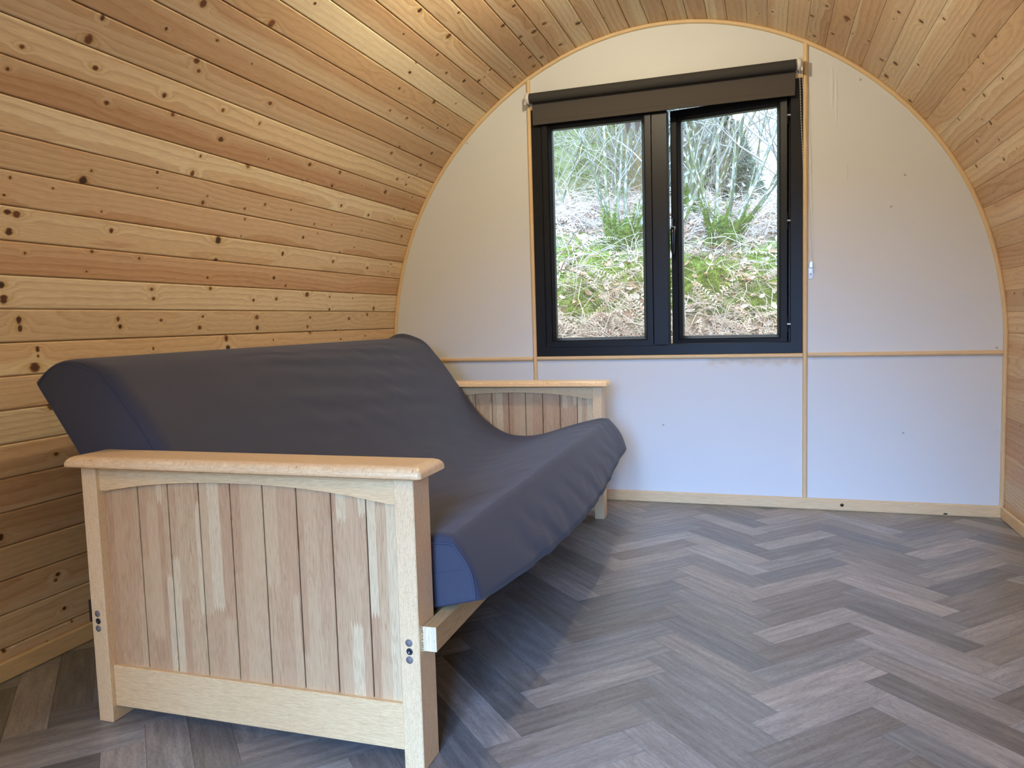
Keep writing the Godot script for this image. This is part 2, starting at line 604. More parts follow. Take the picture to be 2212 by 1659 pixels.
# grey oak vinyl: `count` boards, one above the other in v
func oak_vinyl(count: int) -> StandardMaterial3D:
	var w := 768
	var hs := 80
	var h := hs * count
	var data := PackedByteArray()
	data.resize(w * h * 3)
	var fib := fibre(51, w, 512, 22, 0.05)
	var fine := fibre(52, w, 512, 16, 0.4)
	var slow := noise(53, 0.006, 2)
	for k in count:
		var g := RandomNumberGenerator.new()
		g.seed = 400 + k
		var lum := 0.545 + 0.095 * (fmod(k * 0.618, 1.0) - 0.5) * 2.0
		var warm := g.randf_range(-0.012, 0.014)
		var y0 := g.randf_range(-30, 110)
		var freq := g.randf_range(0.10, 0.17)
		var sway := g.randf_range(8, 40)
		var off := g.randi() % 400
		for v in hs:
			for u in w:
				var at := ((k * hs + v) * w + u) * 3
				var fr := ((v + off) % 512) * w + u
				var q := 10.0 + sway * slow.get_noise_2d(u * 0.8 + k * 3000.0, k * 500.0) if (u & 3) == 0 or at < 3 else 0.0
				if (u & 3) != 0:
					q = last_q
				last_q = q
				var dy := v - y0 - (fib[fr] - 128) * 0.08
				var ring := sqrt(dy * dy + q * q) * freq
				var t := ring - floorf(ring)
				var d := t * t * 0.075 + (128 - fine[fr]) * 0.0011 + (128 - fib[fr]) * 0.0011
				var b := lum * (1.0 - d)
				data[at] = clampi(int((b * 0.985 + warm) * 255), 0, 255)
				data[at + 1] = clampi(int(b * 0.975 * 255), 0, 255)
				data[at + 2] = clampi(int((b * 0.965 - warm) * 255), 0, 255)
	var im := Image.create_from_data(w, h, false, Image.FORMAT_RGB8, data)
	var m := plain(Color(1, 1, 1), 0.36, 0.55)
	m.albedo_texture = ImageTexture.create_from_image(im)
	return m


var last_q := 0.0


# ------------------------------------------------------------------ lamps
func ceiling_lamp(at: Vector3, energy: float, label: String):
	var o: Node3D = tag(base("ceiling_lamp", at), label, "lamp", "round ceiling lamps")
	var st := begin()
	add_lathe(st, [Vector2(0, 0.012), Vector2(0.075, 0.012), Vector2(0.08, 0.006), Vector2(0.08, -0.01), Vector2(0.07, -0.014)], 28)
	put("rim", st, M.white_plastic, o)
	var glow := plain(Color(1, 0.9, 0.75), 0.5)
	glow.emission_enabled = true
	glow.emission = Color(1.0, 0.88, 0.70)
	glow.emission_energy_multiplier = 3.0
	st = begin()
	add_lathe(st, [Vector2(0.07, -0.014), Vector2(0.055, -0.024), Vector2(0.03, -0.03), Vector2(0, -0.032)], 28)
	put("diffuser", st, glow, o)
	var l := OmniLight3D.new()
	l.name = "lamp_light"
	l.light_color = Color(1.0, 0.94, 0.815)
	l.light_energy = energy
	l.light_size = 0.035
	l.omni_range = 12.0
	l.omni_attenuation = 2.0
	l.shadow_enabled = true
	l.position = Vector3(0, -0.085, 0)
	o.add_child(l)


# ------------------------------------------------------------------ the room
func vault_radius(t: float) -> float:
	return 1.77518 + 0.00108 * cos(t) - 0.48859 * sin(t) - 0.29679 * cos(2 * t) + 0.00085 * sin(2 * t) + 0.00129 * cos(3 * t) + 0.12221 * sin(3 * t) + 0.03672 * cos(4 * t)


var curve_edges := []


# the edge between board i - 1 and board i on the inner face of the vault, seen in section
func edge(i: int) -> Vector2:
	if i <= 0:
		return Vector2(-1.5097, maxf(0.934 + i * 0.0943, 0.0))
	if i >= 50:
		return Vector2(1.5203, maxf(0.8389 - (i - 50) * PITCH, 0.0))
	if curve_edges.is_empty():
		curve_edges = [Vector2(-1.5097, 0.934)]
		var t := atan2(0.034, -1.509)
		var last := Vector2(-1.5097, 0.934)
		var run := 0.0
		while t > -0.1 and curve_edges.size() < 50:
			t -= 0.0002
			var r := vault_radius(t)
			var p := Vector2(r * cos(t), 0.9 + r * sin(t))
			var step := p.distance_to(last)
			if run + step >= PITCH:
				curve_edges.append(last.lerp(p, (PITCH - run) / step))
				run = run + step - PITCH
			else:
				run += step
			last = p
	return curve_edges[i]


func edge_normal(i: int) -> Vector2:
	var d := edge(mini(i + 1, 59)) - edge(maxi(i - 1, -10))
	return Vector2(d.y, -d.x).normalized()    # into the room


func vault():
	var groups := [["wall_left", -10, 9, "left wall of horizontal knotty pine boards"], ["ceiling", 9, 38, "vaulted ceiling of knotty pine boards"], ["wall_right", 38, 59, "right wall of horizontal pine boards"]]
	for gr in groups:
		var st := begin()
		for i in range(gr[1], gr[2]):
			var a := edge(i)
			var b := edge(i + 1)
			var na := edge_normal(i)
			var nb := edge_normal(i + 1)
			var v := []
			for p in [a - na * 0.0165, b - nb * 0.0165, b - nb * 0.075, a - na * 0.075]:
				v.append([Vector3(p.x, p.y, -0.09), Vector3(p.x, p.y, BACK_Z + 0.12)])
			var inward := Vector3(na.x, na.y, 0)
			quad(st, v[0][0], v[1][0], v[1][1], v[0][1], inward)
			quad(st, v[3][0], v[2][0], v[2][1], v[3][1], -inward)
			for e in 2:
				quad(st, v[0][e], v[1][e], v[2][e], v[3][e], Vector3(0, 0, -1 if e == 0 else 1))
		var shell := put(gr[0], st, M.lining)
		tag(shell, gr[3], "wall" if gr[0] != "ceiling" else "ceiling", "", "structure")
		for i in range(gr[1], gr[2]):
			var a := edge(i)
			var b := edge(i + 1)
			var w := a.distance_to(b)
			if w < 0.01:
				continue
			var along := (b - a) / w
			var n := Vector2(along.y, -along.x)
			var k := (i + 10) % 60
			var flip := i >= 50
			var gr_k := 1.0 if i < 24 else lerpf(1.0, 0.35, clampf((i - 24) / 6.0, 0, 1))   # the joints are tighter on the right
			var section := [Vector2(0.0007 * gr_k, -0.016), Vector2(0.0007 * gr_k, -0.0046 * gr_k), Vector2(0.0042 * gr_k, -0.0006 * gr_k), Vector2(0.0056 * gr_k, 0.0), Vector2(w - 0.0048 * gr_k, 0.0), Vector2(w - 0.0034 * gr_k, -0.0006 * gr_k), Vector2(w - 0.0007 * gr_k, -0.0046 * gr_k), Vector2(w - 0.0007 * gr_k, -0.016)]
			st = begin()
			var z0 := 0.0005
			var z1 := BACK_Z
			for j in section.size() - 1:
				var p: Vector2 = section[j]
				var q: Vector2 = section[j + 1]
				var pp := a + along * p.x + n * p.y
				var qq := a + along * q.x + n * q.y
				var vp := ((k % 30) * STRIP + 2.0 + clampf((p.x if not flip else w - p.x) / PITCH, 0, 1) * (STRIP - 4)) / (STRIP * 30.0)
				var vq := ((k % 30) * STRIP + 2.0 + clampf((q.x if not flip else w - q.x) / PITCH, 0, 1) * (STRIP - 4)) / (STRIP * 30.0)
				var out2 := Vector2(q.y - p.y, -(q.x - p.x))
				var out := -along * out2.x - n * out2.y
				if j == 3:
					out = n
				var u0 := z0 / ATLAS_LEN
				var u1 := z1 / ATLAS_LEN
				quad(st, Vector3(pp.x, pp.y, z0), Vector3(qq.x, qq.y, z0), Vector3(qq.x, qq.y, z1), Vector3(pp.x, pp.y, z1), Vector3(out.x, out.y, 0), Vector2(u0, vp), Vector2(u0, vq), Vector2(u1, vq), Vector2(u1, vp))
			put("board", st, M.pine_a if k < 30 else M.pine_b, shell)


func arch(grow: float) -> PackedVector2Array:
	var pts := PackedVector2Array()
	for i in range(-10, 60):
		var p := edge(i) - edge_normal(i) * grow
		if i == -10 or i == 59:
			p.y = -0.03
		pts.append(p)
	return pts


func clip_rect(poly: PackedVector2Array, x0: float, x1: float, y0: float, y1: float) -> PackedVector2Array:
	var got := Geometry2D.intersect_polygons(poly, PackedVector2Array([Vector2(x0, y0), Vector2(x1, y0), Vector2(x1, y1), Vector2(x0, y1)]))
	return got[0] if got.size() > 0 else PackedVector2Array()


const WX := 0.667
const WY0 := 0.762
const WY1 := 2.052


func gable():
	var full := arch(0.016)
	var st := begin()
	for r in [[-3.0, -WX, -1.0, 4.0], [WX, 3.0, -1.0, 4.0], [-WX, WX, -1.0, WY0], [-WX, WX, WY1, 4.0]]:
		add_prism(st, clip_rect(full, r[0], r[1], r[2], r[3]), -0.085, -0.0125)
	var wall: Node3D = tag(put("wall_end", st, M.outer), "white plastered gable wall with the window", "wall", "", "structure")
	var sheets := [[-3.0, -0.677, 0.751, 4.0], [-0.677, 0.678, WY1 + 0.001, 4.0], [0.678, 3.0, 0.751, 4.0], [-3.0, -0.677, -0.02, 0.75], [-0.677, 0.678, -0.02, 0.75], [0.678, 3.0, -0.02, 0.75]]
	var paint_s := stained_paint()
	for i in sheets.size():
		var s = sheets[i]
		st = begin()
		if i == 4:
			# cut round nothing, but the texture of the stain is laid from the sheet's upper edge
			add_prism(st, clip_rect(full, s[0] + 0.0005, s[1] - 0.0005, s[2], minf(s[3], WY0 - 0.002)), -0.012, 0.0, Vector2(1.0 / 1.355, 1.0 / 0.77), Vector2(0.5, 0.02))
		else:
			add_prism(st, clip_rect(full, s[0] + 0.0005, s[1] - 0.0005, s[2], s[3]), -0.012, 0.0)
		var p := put("panel", st, paint_s if i == 4 else M.paint, wall)
		if i == 4:
			p.set_meta("label", "panel below the window with faint brown stains")
	# narrow fillets of the side sheets between window frame and upright bead
	st = begin()
	add_box(st, Vector3(-0.677, WY0, -0.012), Vector3(-WX - 0.0005, WY1, 0.0))
	add_box(st, Vector3(WX + 0.0005, WY0, -0.012), Vector3(0.678, WY1, 0.0))
	put("reveal_strip", st, M.paint, wall)
	# screw heads and filled dimples
	var heads := [1.102, 1.566, 1.242, 1.649, 1.115, 1.272, 0.913, 2.011, 1.138, 1.356, 1.117, 0.782, 1.48, 0.774, 1.482, 0.732, 1.115, 0.733, 1.108, 0.382, 1.489, 0.398, 0.699, 0.776, 0.0, 0.402, -0.596, 0.728, -0.346, 0.728, -1.03, 1.921, -1.251, 1.541, -1.074, 0.717, 1.046, 1.429, -1.297, 1.658, 0.86, 2.11, 0.79, 2.17]
	st = begin()
	add_lathe(st, [Vector2(0.0055, -0.0005), Vector2(0.0052, 0.0008), Vector2(0.0035, 0.0012), Vector2(0.0022, 0.0004), Vector2(0, 0.0003)], 10, Transform3D(Basis(Vector3.RIGHT, PI / 2), Vector3.ZERO))
	var head := done(st)
	for i in range(0, heads.size(), 2):
		place("screw_head", head, M.screw if i % 3 == 0 else M.paint, wall, Vector3(heads[i], heads[i + 1], 0.0))
	# a smear of filler that stands proud of the sheet, right of the window
	var smear := SphereMesh.new()
	smear.radius = 0.5
	smear.height = 1.0
	for d in [[0.793, 1.99, 0.016, 0.2], [0.812, 1.93, 0.01, 0.26], [0.86, 1.60, 0.006, 0.09]]:
		var f := place("filler_smear", smear, M.paint, wall, Vector3(d[0], d[1], 0.0))
		f.scale = Vector3(d[2], d[3], 0.0032)
	# beads: round moulding over the joints
	var pts := []
	var radii := []
	for i in range(-9, 59):
		var p := edge(i) + edge_normal(i) * 0.0072
		if i == -9 or i == 58:
			p.y = 0.055
		for s in 2:
			if s == 1 and i == 58:
				break
			var q := edge(i + 1) + edge_normal(i + 1) * 0.0072
			var pp := p if s == 0 else (p + q) / 2 + edge_normal(i) * -0.0003
			if s == 1 and (i == -9 or i == 57):
				continue
			pts.append(Vector3(pp.x, pp.y, 0.004))
			radii.append(0.0105)
	st = begin()
	add_tube(st, pts, radii, 10, true)
	tag(put("trim_1", st, M.trim), "thin curved pine bead round the arch of the end wall", "trim", "", "structure")
	bead("trim_2", Vector3(-0.6765, 0.056, 0.002), Vector3(-0.6765, 2.252, 0.002), "upright pine bead left of the window")
	bead("trim_3", Vector3(0.6785, 0.056, 0.002), Vector3(0.6785, 2.262, 0.002), "upright pine bead right of the window")
	bead("trim_4", Vector3(-1.492, 0.750, 0.002), Vector3(-0.688, 0.750, 0.002), "level pine bead left of the window behind the sofa")
	bead("trim_5", Vector3(-0.665, 0.751, 0.002), Vector3(0.667, 0.751, 0.002), "level pine bead along the foot of the window")
	bead("trim_6", Vector3(0.690, 0.752, 0.002), Vector3(1.503, 0.752, 0.002), "level pine bead right of the window")
	bead("trim_7", Vector3(-0.665, 2.061, 0.002), Vector3(0.667, 2.061, 0.002), "level pine bead over the window behind the blind")
	skirting("baseboard_end", Vector3(-1.509, 0, 0), Vector3(1.52, 0.056, 0.0155), 0, "pine skirting along the end wall")
	skirting("baseboard_left", Vector3(-1.5085, 0, 0.016), Vector3(-1.4935, 0.056, BACK_Z), 2, "pine skirting along the left wall")
	skirting("baseboard_right", Vector3(1.5045, 0, 0.016), Vector3(1.5195, 0.056, BACK_Z), 2, "pine skirting along the right wall")


func bead(called: String, a: Vector3, b: Vector3, label: String):
	var st := begin()
	var pts := []
	var radii := []
	for i in 5:
		pts.append(a.lerp(b, i / 4.0))
		radii.append(0.0115)
	add_tube(st, pts, radii, 12, true)
	tag(put(called, st, M.trim), label, "trim", "", "structure")


func skirting(called: String, lo: Vector3, hi: Vector3, grain: int, label: String):
	tag(box(called, lo, hi, M.trim, self, 0.0045, grain, Vector2(0.6, 4), Vector2(0.13, 0.4)), label, "skirting", "", "structure")
	if called == "baseboard_end":
		var o: Node3D = get_node(called)
		var st := begin()
		add_lathe(st, [Vector2(0.0085, -0.001), Vector2(0.008, 0.0006), Vector2(0, 0.001)], 12, Transform3D(Basis(Vector3.RIGHT, PI / 2), Vector3(0.845, 0.029, 0.0155)))
		put("knot", st, plain(Color(0.17, 0.11, 0.08), 0.4), o)
		st = begin()
		add_lathe(st, [Vector2(0.008, -0.001), Vector2(0.0075, 0.0006), Vector2(0, 0.001)], 12, Transform3D(Basis(Vector3.RIGHT, PI / 2).scaled_local(Vector3(1.2, 1, 0.5)), Vector3(1.285, 0.010, 0.0155)))
		put("knot", st, plain(Color(0.2, 0.1, 0.06), 0.5), o)


func stained_paint() -> StandardMaterial3D:
	var w := 512
	var h := 256
	var im := Image.create(w, h, false, Image.FORMAT_RGB8)
	var n := noise(71, 0.022, 4)
	for v in h:
		for u in w:
			# v runs from the foot (0.02) to the top of the sheet
			var x := (float(u) / w - 0.5) * 1.355
			var y := (float(v) / h - 0.02) * 0.77
			var top := 0.748 - y
			var k := smoothstep(0.04, 0.0, top - 0.016 - 0.02 * n.get_noise_2d(u * 1.6, v * 3.0)) * smoothstep(0.18, 0.30, x + 0.05 * n.get_noise_2d(u * 2.0, 77.0)) * (0.75 + 0.6 * n.get_noise_2d(u * 2.5, v * 2.5))
			k = clampf(k, 0, 1) * 0.45
			var c := Color(0.87, 0.885, 0.88).lerp(Color(0.74, 0.65, 0.53), k)
			im.set_pixel(u, v, c)
	var m := plain(Color(1, 1, 1), 0.55, 0.4)
	m.albedo_texture = ImageTexture.create_from_image(im)
	return m


func back_wall():
	var full := arch(0.016)
	var st := begin()
	for r in [[-3.0, -0.38, -1.0, 4.0], [1.08, 3.0, -1.0, 4.0], [-0.38, 1.08, 2.02, 4.0]]:
		add_prism(st, clip_rect(full, r[0], r[1], r[2], r[3]), BACK_Z, BACK_Z + 0.09)
	tag(put("wall_back", st, M.paint), "white plastered wall with the glazed doors", "wall", "", "structure")
	for s in [-1, 1]:
		var d: Node3D = tag(base("door_%d" % (1 if s < 0 else 2), Vector3(0.35 + s * 0.365, 0, BACK_Z + 0.03)), "dark framed glazed door, the %s leaf of the pair" % ("left" if s < 0 else "right"), "door", "", "structure")
		st = begin()
		add_ring(st, -0.362, 0.362, 0.01, 2.01, [Vector2(0, -0.025), Vector2(0.075, -0.025), Vector2(0.075, 0.025), Vector2(0, 0.025)])
		put("door_frame", st, M.metal_dark, d)
		box("pane", Vector3(-0.29, 0.08, -0.003), Vector3(0.29, 1.94, 0.003), M.glass, d)
		st = begin()
		add_tube(st, [Vector3(-s * 0.33, 1.0, -0.03), Vector3(-s * 0.33, 1.0, -0.06), Vector3(-s * 0.23, 1.0, -0.065)], [0.008, 0.009, 0.008], 10)
		put("door_handle", st, M.steel, d)


func floor_boards():
	var st := begin()
	add_box(st, Vector3(-1.56, -0.08, -0.085), Vector3(1.57, -0.0032, BACK_Z + 0.09))
	var slab: Node3D = tag(put("floor", st, plain(Color(0.16, 0.15, 0.14), 0.9)), "grey oak herringbone floor", "floor", "", "structure")
	var w := 0.0932
	var len := 0.398
	var s2 := sqrt(0.5)
	var x0 := 0.4555 - len * s2
	var zref := 1.5905 - len * s2
	var room := PackedVector2Array([Vector2(-1.5, 0.004), Vector2(1.513, 0.004), Vector2(1.513, BACK_Z - 0.002), Vector2(-1.5, BACK_Z - 0.002)])
	var rest := begin()
	var g := RandomNumberGenerator.new()
	g.seed = 4242
	for c in range(-5, 5):
		for i in range(-30, 40):
			for kind in 2:
				# corner and sides in the turned grid (p, q)
				var p0 := i * w + c * len + (len if kind == 1 else 0.0)
				var q0 := -i * w + c * len
				var sp := len if kind == 0 else w
				var sq := w if kind == 0 else len
				var gap := 0.00035
				var poly := PackedVector2Array()
				for e in [[0, 0], [1, 0], [1, 1], [0, 1]]:
					var p: float = p0 + (sp - gap if e[0] == 1 else gap)
					var q: float = q0 + (sq - gap if e[1] == 1 else gap)
					var at := Vector2(x0 + (p + q) * s2, zref + (p - q) * s2)
					at = (at - Vector2(0.456, 1.5)).rotated(-0.009) + Vector2(0.456, 1.5)
					poly.append(at)
				var got := Geometry2D.intersect_polygons(poly, room)
				var strip := g.randi_range(0, 21)
				var turn := g.randi() % 2
				var slide := g.randf()
				if got.is_empty() or got[0].size() < 3:
					continue
				var cut: PackedVector2Array = got[0]
				var mid := Vector2.ZERO
				for v in cut:
					mid += v / cut.size()
				var visible := mid.y < 3.0 and mid.x > -1.55 + maxf(0.0, mid.y - 2.45) * 1.2
				var into := begin() if visible else rest
				var e1 := (poly[1] - poly[0]).normalized() if kind == 0 else (poly[3] - poly[0]).normalized()
				var e2 := (poly[3] - poly[0]).normalized() if kind == 0 else (poly[1] - poly[0]).normalized()
				var uvs := []
				for v in cut:
					var u := (v - poly[0]).dot(e1) / len
					var t := clampf((v - poly[0]).dot(e2) / w, 0.0, 1.0)
					if turn == 1:
						u = 1.0 - u
						t = 1.0 - t
					uvs.append(Vector2(u, (strip + 0.03 + 0.94 * t) / 22.0))
				for k in range(1, cut.size() - 1):
					tri(into, Vector3(cut[0].x, 0, cut[0].y), Vector3(cut[k].x, 0, cut[k].y), Vector3(cut[k + 1].x, 0, cut[k + 1].y), Vector3.UP, uvs[0], uvs[k], uvs[k + 1])
				for k in cut.size():
					var a := cut[k]
					var b := cut[(k + 1) % cut.size()]
					var out := (a + b) / 2 - mid
					quad(into, Vector3(a.x, 0, a.y), Vector3(b.x, 0, b.y), Vector3(b.x, -0.003, b.y), Vector3(a.x, -0.003, a.y), Vector3(out.x, 0, out.y), uvs[k], uvs[(k + 1) % cut.size()], uvs[(k + 1) % cut.size()], uvs[k])
				if visible:
					put("floor_board", into, M.vinyl, slab)
	tag(put("floor_board_field", rest, M.vinyl, slab), "", "", "", "stuff")


# ------------------------------------------------------------------ the window
func sash_shape(w: float, y0: float, y1: float) -> SurfaceTool:
	var st := begin()
	add_ring(st, 0, w, y0, y1, [Vector2(0.001, -0.055), Vector2(0.001, 0.004), Vector2(0.003, 0.007), Vector2(0.031, 0.007), Vector2(0.0325, 0.0045), Vector2(0.034, 0.0045), Vector2(0.034, -0.055)])
	return st


func bead_shape(w: float, y0: float, y1: float) -> SurfaceTool:
	var st := begin()
	add_ring(st, 0, w, y0, y1, [Vector2(0.0345, -0.05), Vector2(0.0345, 0.002), Vector2(0.0375, 0.004), Vector2(0.050, -0.013), Vector2(0.0515, -0.016), Vector2(0.0515, -0.05)])
	return st


func window():
	var o: Node3D = tag(base("window_1"), "dark grey window with two sashes, the right one ajar", "window", "", "structure")
	var st := begin()
	add_ring(st, -WX, WX, WY0, WY1, [Vector2(0, -0.08), Vector2(0, 0.003), Vector2(0.002, 0.005), Vector2(0.053, 0.005), Vector2(0.056, 0.002), Vector2(0.056, -0.03), Vector2(0.046, -0.03), Vector2(0.046, -0.08)])
	put("frame", st, M.metal_dark, o)
	box("mullion", Vector3(-0.041, WY0 + 0.046, -0.078), Vector3(0.036, WY1 - 0.046, 0.005), M.metal_dark, o, 0.002, 1)
	box("seal", Vector3(0.592, WY0 + 0.04, -0.079), Vector3(0.622, WY1 - 0.04, -0.062), M.black, o)
	var f := put("fixed_sash", sash_shape(0.57, 0.808, 1.998), M.metal_dark, o, Vector3(-0.611, 0, 0))
	put("glazing_bead", bead_shape(0.57, 0.808, 1.998), M.metal_dark, f)
	box("pane", Vector3(0.048, 0.856, -0.036), Vector3(0.522, 1.95, -0.030), M.glass, f)
	var s := put("opening_sash", sash_shape(0.566, 0.803, 1.994), M.metal_dark, o, Vector3(0.6005, 0, -0.014))
	s.rotation_degrees.y = -8.5
	# built to the right of its left edge: move its shape so that the hinge side is at the origin
	var moved := SurfaceTool.new()
	moved.begin(Mesh.PRIMITIVE_TRIANGLES)
	moved.append_from(s.mesh, 0, Transform3D(Basis(), Vector3(-0.566, 0, 0)))
	s.mesh = moved.commit()
	put("glazing_bead", bead_shape(0.566, 0.803, 1.994), M.metal_dark, s, Vector3(-0.566, 0, 0))
	box("pane", Vector3(-0.518, 0.851, -0.036), Vector3(-0.048, 1.946, -0.030), M.glass, s)
	# handle: rose with a keyhole, and a lever that hangs down
	st = begin()
	add_box(st, Vector3(-0.559, 1.388, 0.007), Vector3(-0.535, 1.455, 0.016), 0.004)
	var lever := [Vector3(-0.547, 1.405, 0.014), Vector3(-0.547, 1.404, 0.036), Vector3(-0.547, 1.392, 0.045), Vector3(-0.547, 1.37, 0.047), Vector3(-0.547, 1.32, 0.046), Vector3(-0.547, 1.285, 0.045), Vector3(-0.547, 1.27, 0.044)]
	add_tube(st, lever, [0.011, 0.011, 0.012, 0.0115, 0.0095, 0.0088, 0.006], 12)
	var h := put("handle", st, plain(Color(0.1, 0.105, 0.12), 0.22), s)
	h.set_meta("label", "black lever handle")
	# three bright hinge pins in the dark gap on the right
	for y in [0.903, 1.396, 1.888]:
		st = begin()
		add_tube(st, [Vector3(0.598, y, 0.001), Vector3(0.613, y, 0.001)], [0.0055, 0.0055], 12)
		var p := put("hinge_pin", st, M.steel, o)
		st = begin()
		add_box(st, Vector3(0.5985, y - 0.04, -0.02), Vector3(0.6015, y + 0.04, -0.004), 0.001)
		put("hinge_plate", st, M.black, p)


# ------------------------------------------------------------------ the blind
func roller_blind():
	var o: Node3D = tag(base("roller_blind", Vector3(0, 2.09, 0)), "dark grey roller blind rolled up over the window", "blind")
	var st := begin()
	add_tube(st, [Vector3(-0.653, 0.008, 0.055), Vector3(0.0, 0.008, 0.055), Vector3(0.636, 0.008, 0.055)], [0.0245, 0.0245, 0.0245], 28)
	put("roller", st, M.blind_roll, o)
	st = begin()
	add_box(st, Vector3(-0.647, -0.120, 0.0335), Vector3(0.632, 0.006, 0.0347))
	put("fabric", st, M.blind_fabric, o)
	st = begin()
	add_box(st, Vector3(-0.647, -0.124, 0.0315), Vector3(0.632, -0.100, 0.0365), 0.0024)
	put("hem_bar", st, M.blind_fabric, o)
	for s in [-1, 1]:
		st = begin()
		var x := -0.656 if s < 0 else 0.640
		add_lathe(st, [Vector2(0, 0), Vector2(0.026, 0), Vector2(0.028, 0.003), Vector2(0.028, 0.012), Vector2(0.024, 0.018), Vector2(0, 0.019)], 24, Transform3D(Basis(Vector3.BACK, PI / 2 if s < 0 else -PI / 2), Vector3(x, 0.008, 0.055)))
		add_box(st, Vector3(x - 0.024 if s < 0 else x + 0.016, -0.026, 0.012), Vector3(x - 0.016 if s < 0 else x + 0.024, 0.034, 0.07), 0.002)
		add_box(st, Vector3(x - 0.024 if s < 0 else x - 0.004, -0.026, 0.0115), Vector3(x + 0.004 if s < 0 else x + 0.024, 0.034, 0.016), 0.001)
		put("bracket", st, M.white_plastic, o)
	# the two strands of the control chain
	var top := Vector3(0.650, 0.0, 0.062)
	var foot := Vector3(0.699, -0.895, 0.020)
	var bead_mesh := SphereMesh.new()
	bead_mesh.radius = 0.0021
	bead_mesh.height = 0.0042
	bead_mesh.radial_segments = 8
	bead_mesh.rings = 4
	var spots := []
	st = begin()
	for k in 2:
		var pts := []
		var rad := []
		for i in 25:
			var t := i / 24.0
			var p := top.lerp(foot, t)
			p.x += (0.009 if k == 1 else -0.001) + 0.006 * sin(t * PI) * (1 if k == 1 else -0.6) - 0.012 * t * (1 - t)
			p.z += -0.01 if k == 1 else 0.0
			pts.append(p)
			rad.append(0.0006)
		pts.append(foot + Vector3(0.004, -0.012, -0.004))
		rad.append(0.0006)
		add_tube(st, pts, rad, 5, false)
		for i in 75:
			spots.append(catmull(pts, i / 75.0))
	put("chain_cord", st, M.white_plastic, o)
	var mm := MultiMesh.new()
	mm.transform_format = MultiMesh.TRANSFORM_3D
	mm.mesh = bead_mesh
	mm.instance_count = spots.size()
	for i in spots.size():
		mm.set_instance_transform(i, Transform3D(Basis(), spots[i]))
	var mi := MultiMeshInstance3D.new()
	mi.name = "chain_beads"
	mi.multimesh = mm
	mi.material_override = M.white_plastic
	mi.set_meta("kind", "stuff")
	o.add_child(mi, true)
	st = begin()
	add_box(st, Vector3(0.693, -0.975, 0.0005), Vector3(0.713, -0.905, 0.004), 0.001)
	add_box(st, Vector3(0.694, -0.925, 0.004), Vector3(0.712, -0.893, 0.03), 0.003)
	var clip := put("chain_clip", st, M.clear_plastic, o)
	st = begin()
	add_lathe(st, [Vector2(0.004, 0), Vector2(0.0036, 0.0016), Vector2(0.0012, 0.0018), Vector2(0, 0.0006)], 12, Transform3D(Basis(Vector3.RIGHT, PI / 2), Vector3(0.703, -0.952, 0.004)))
	put("screw", st, M.steel, clip)


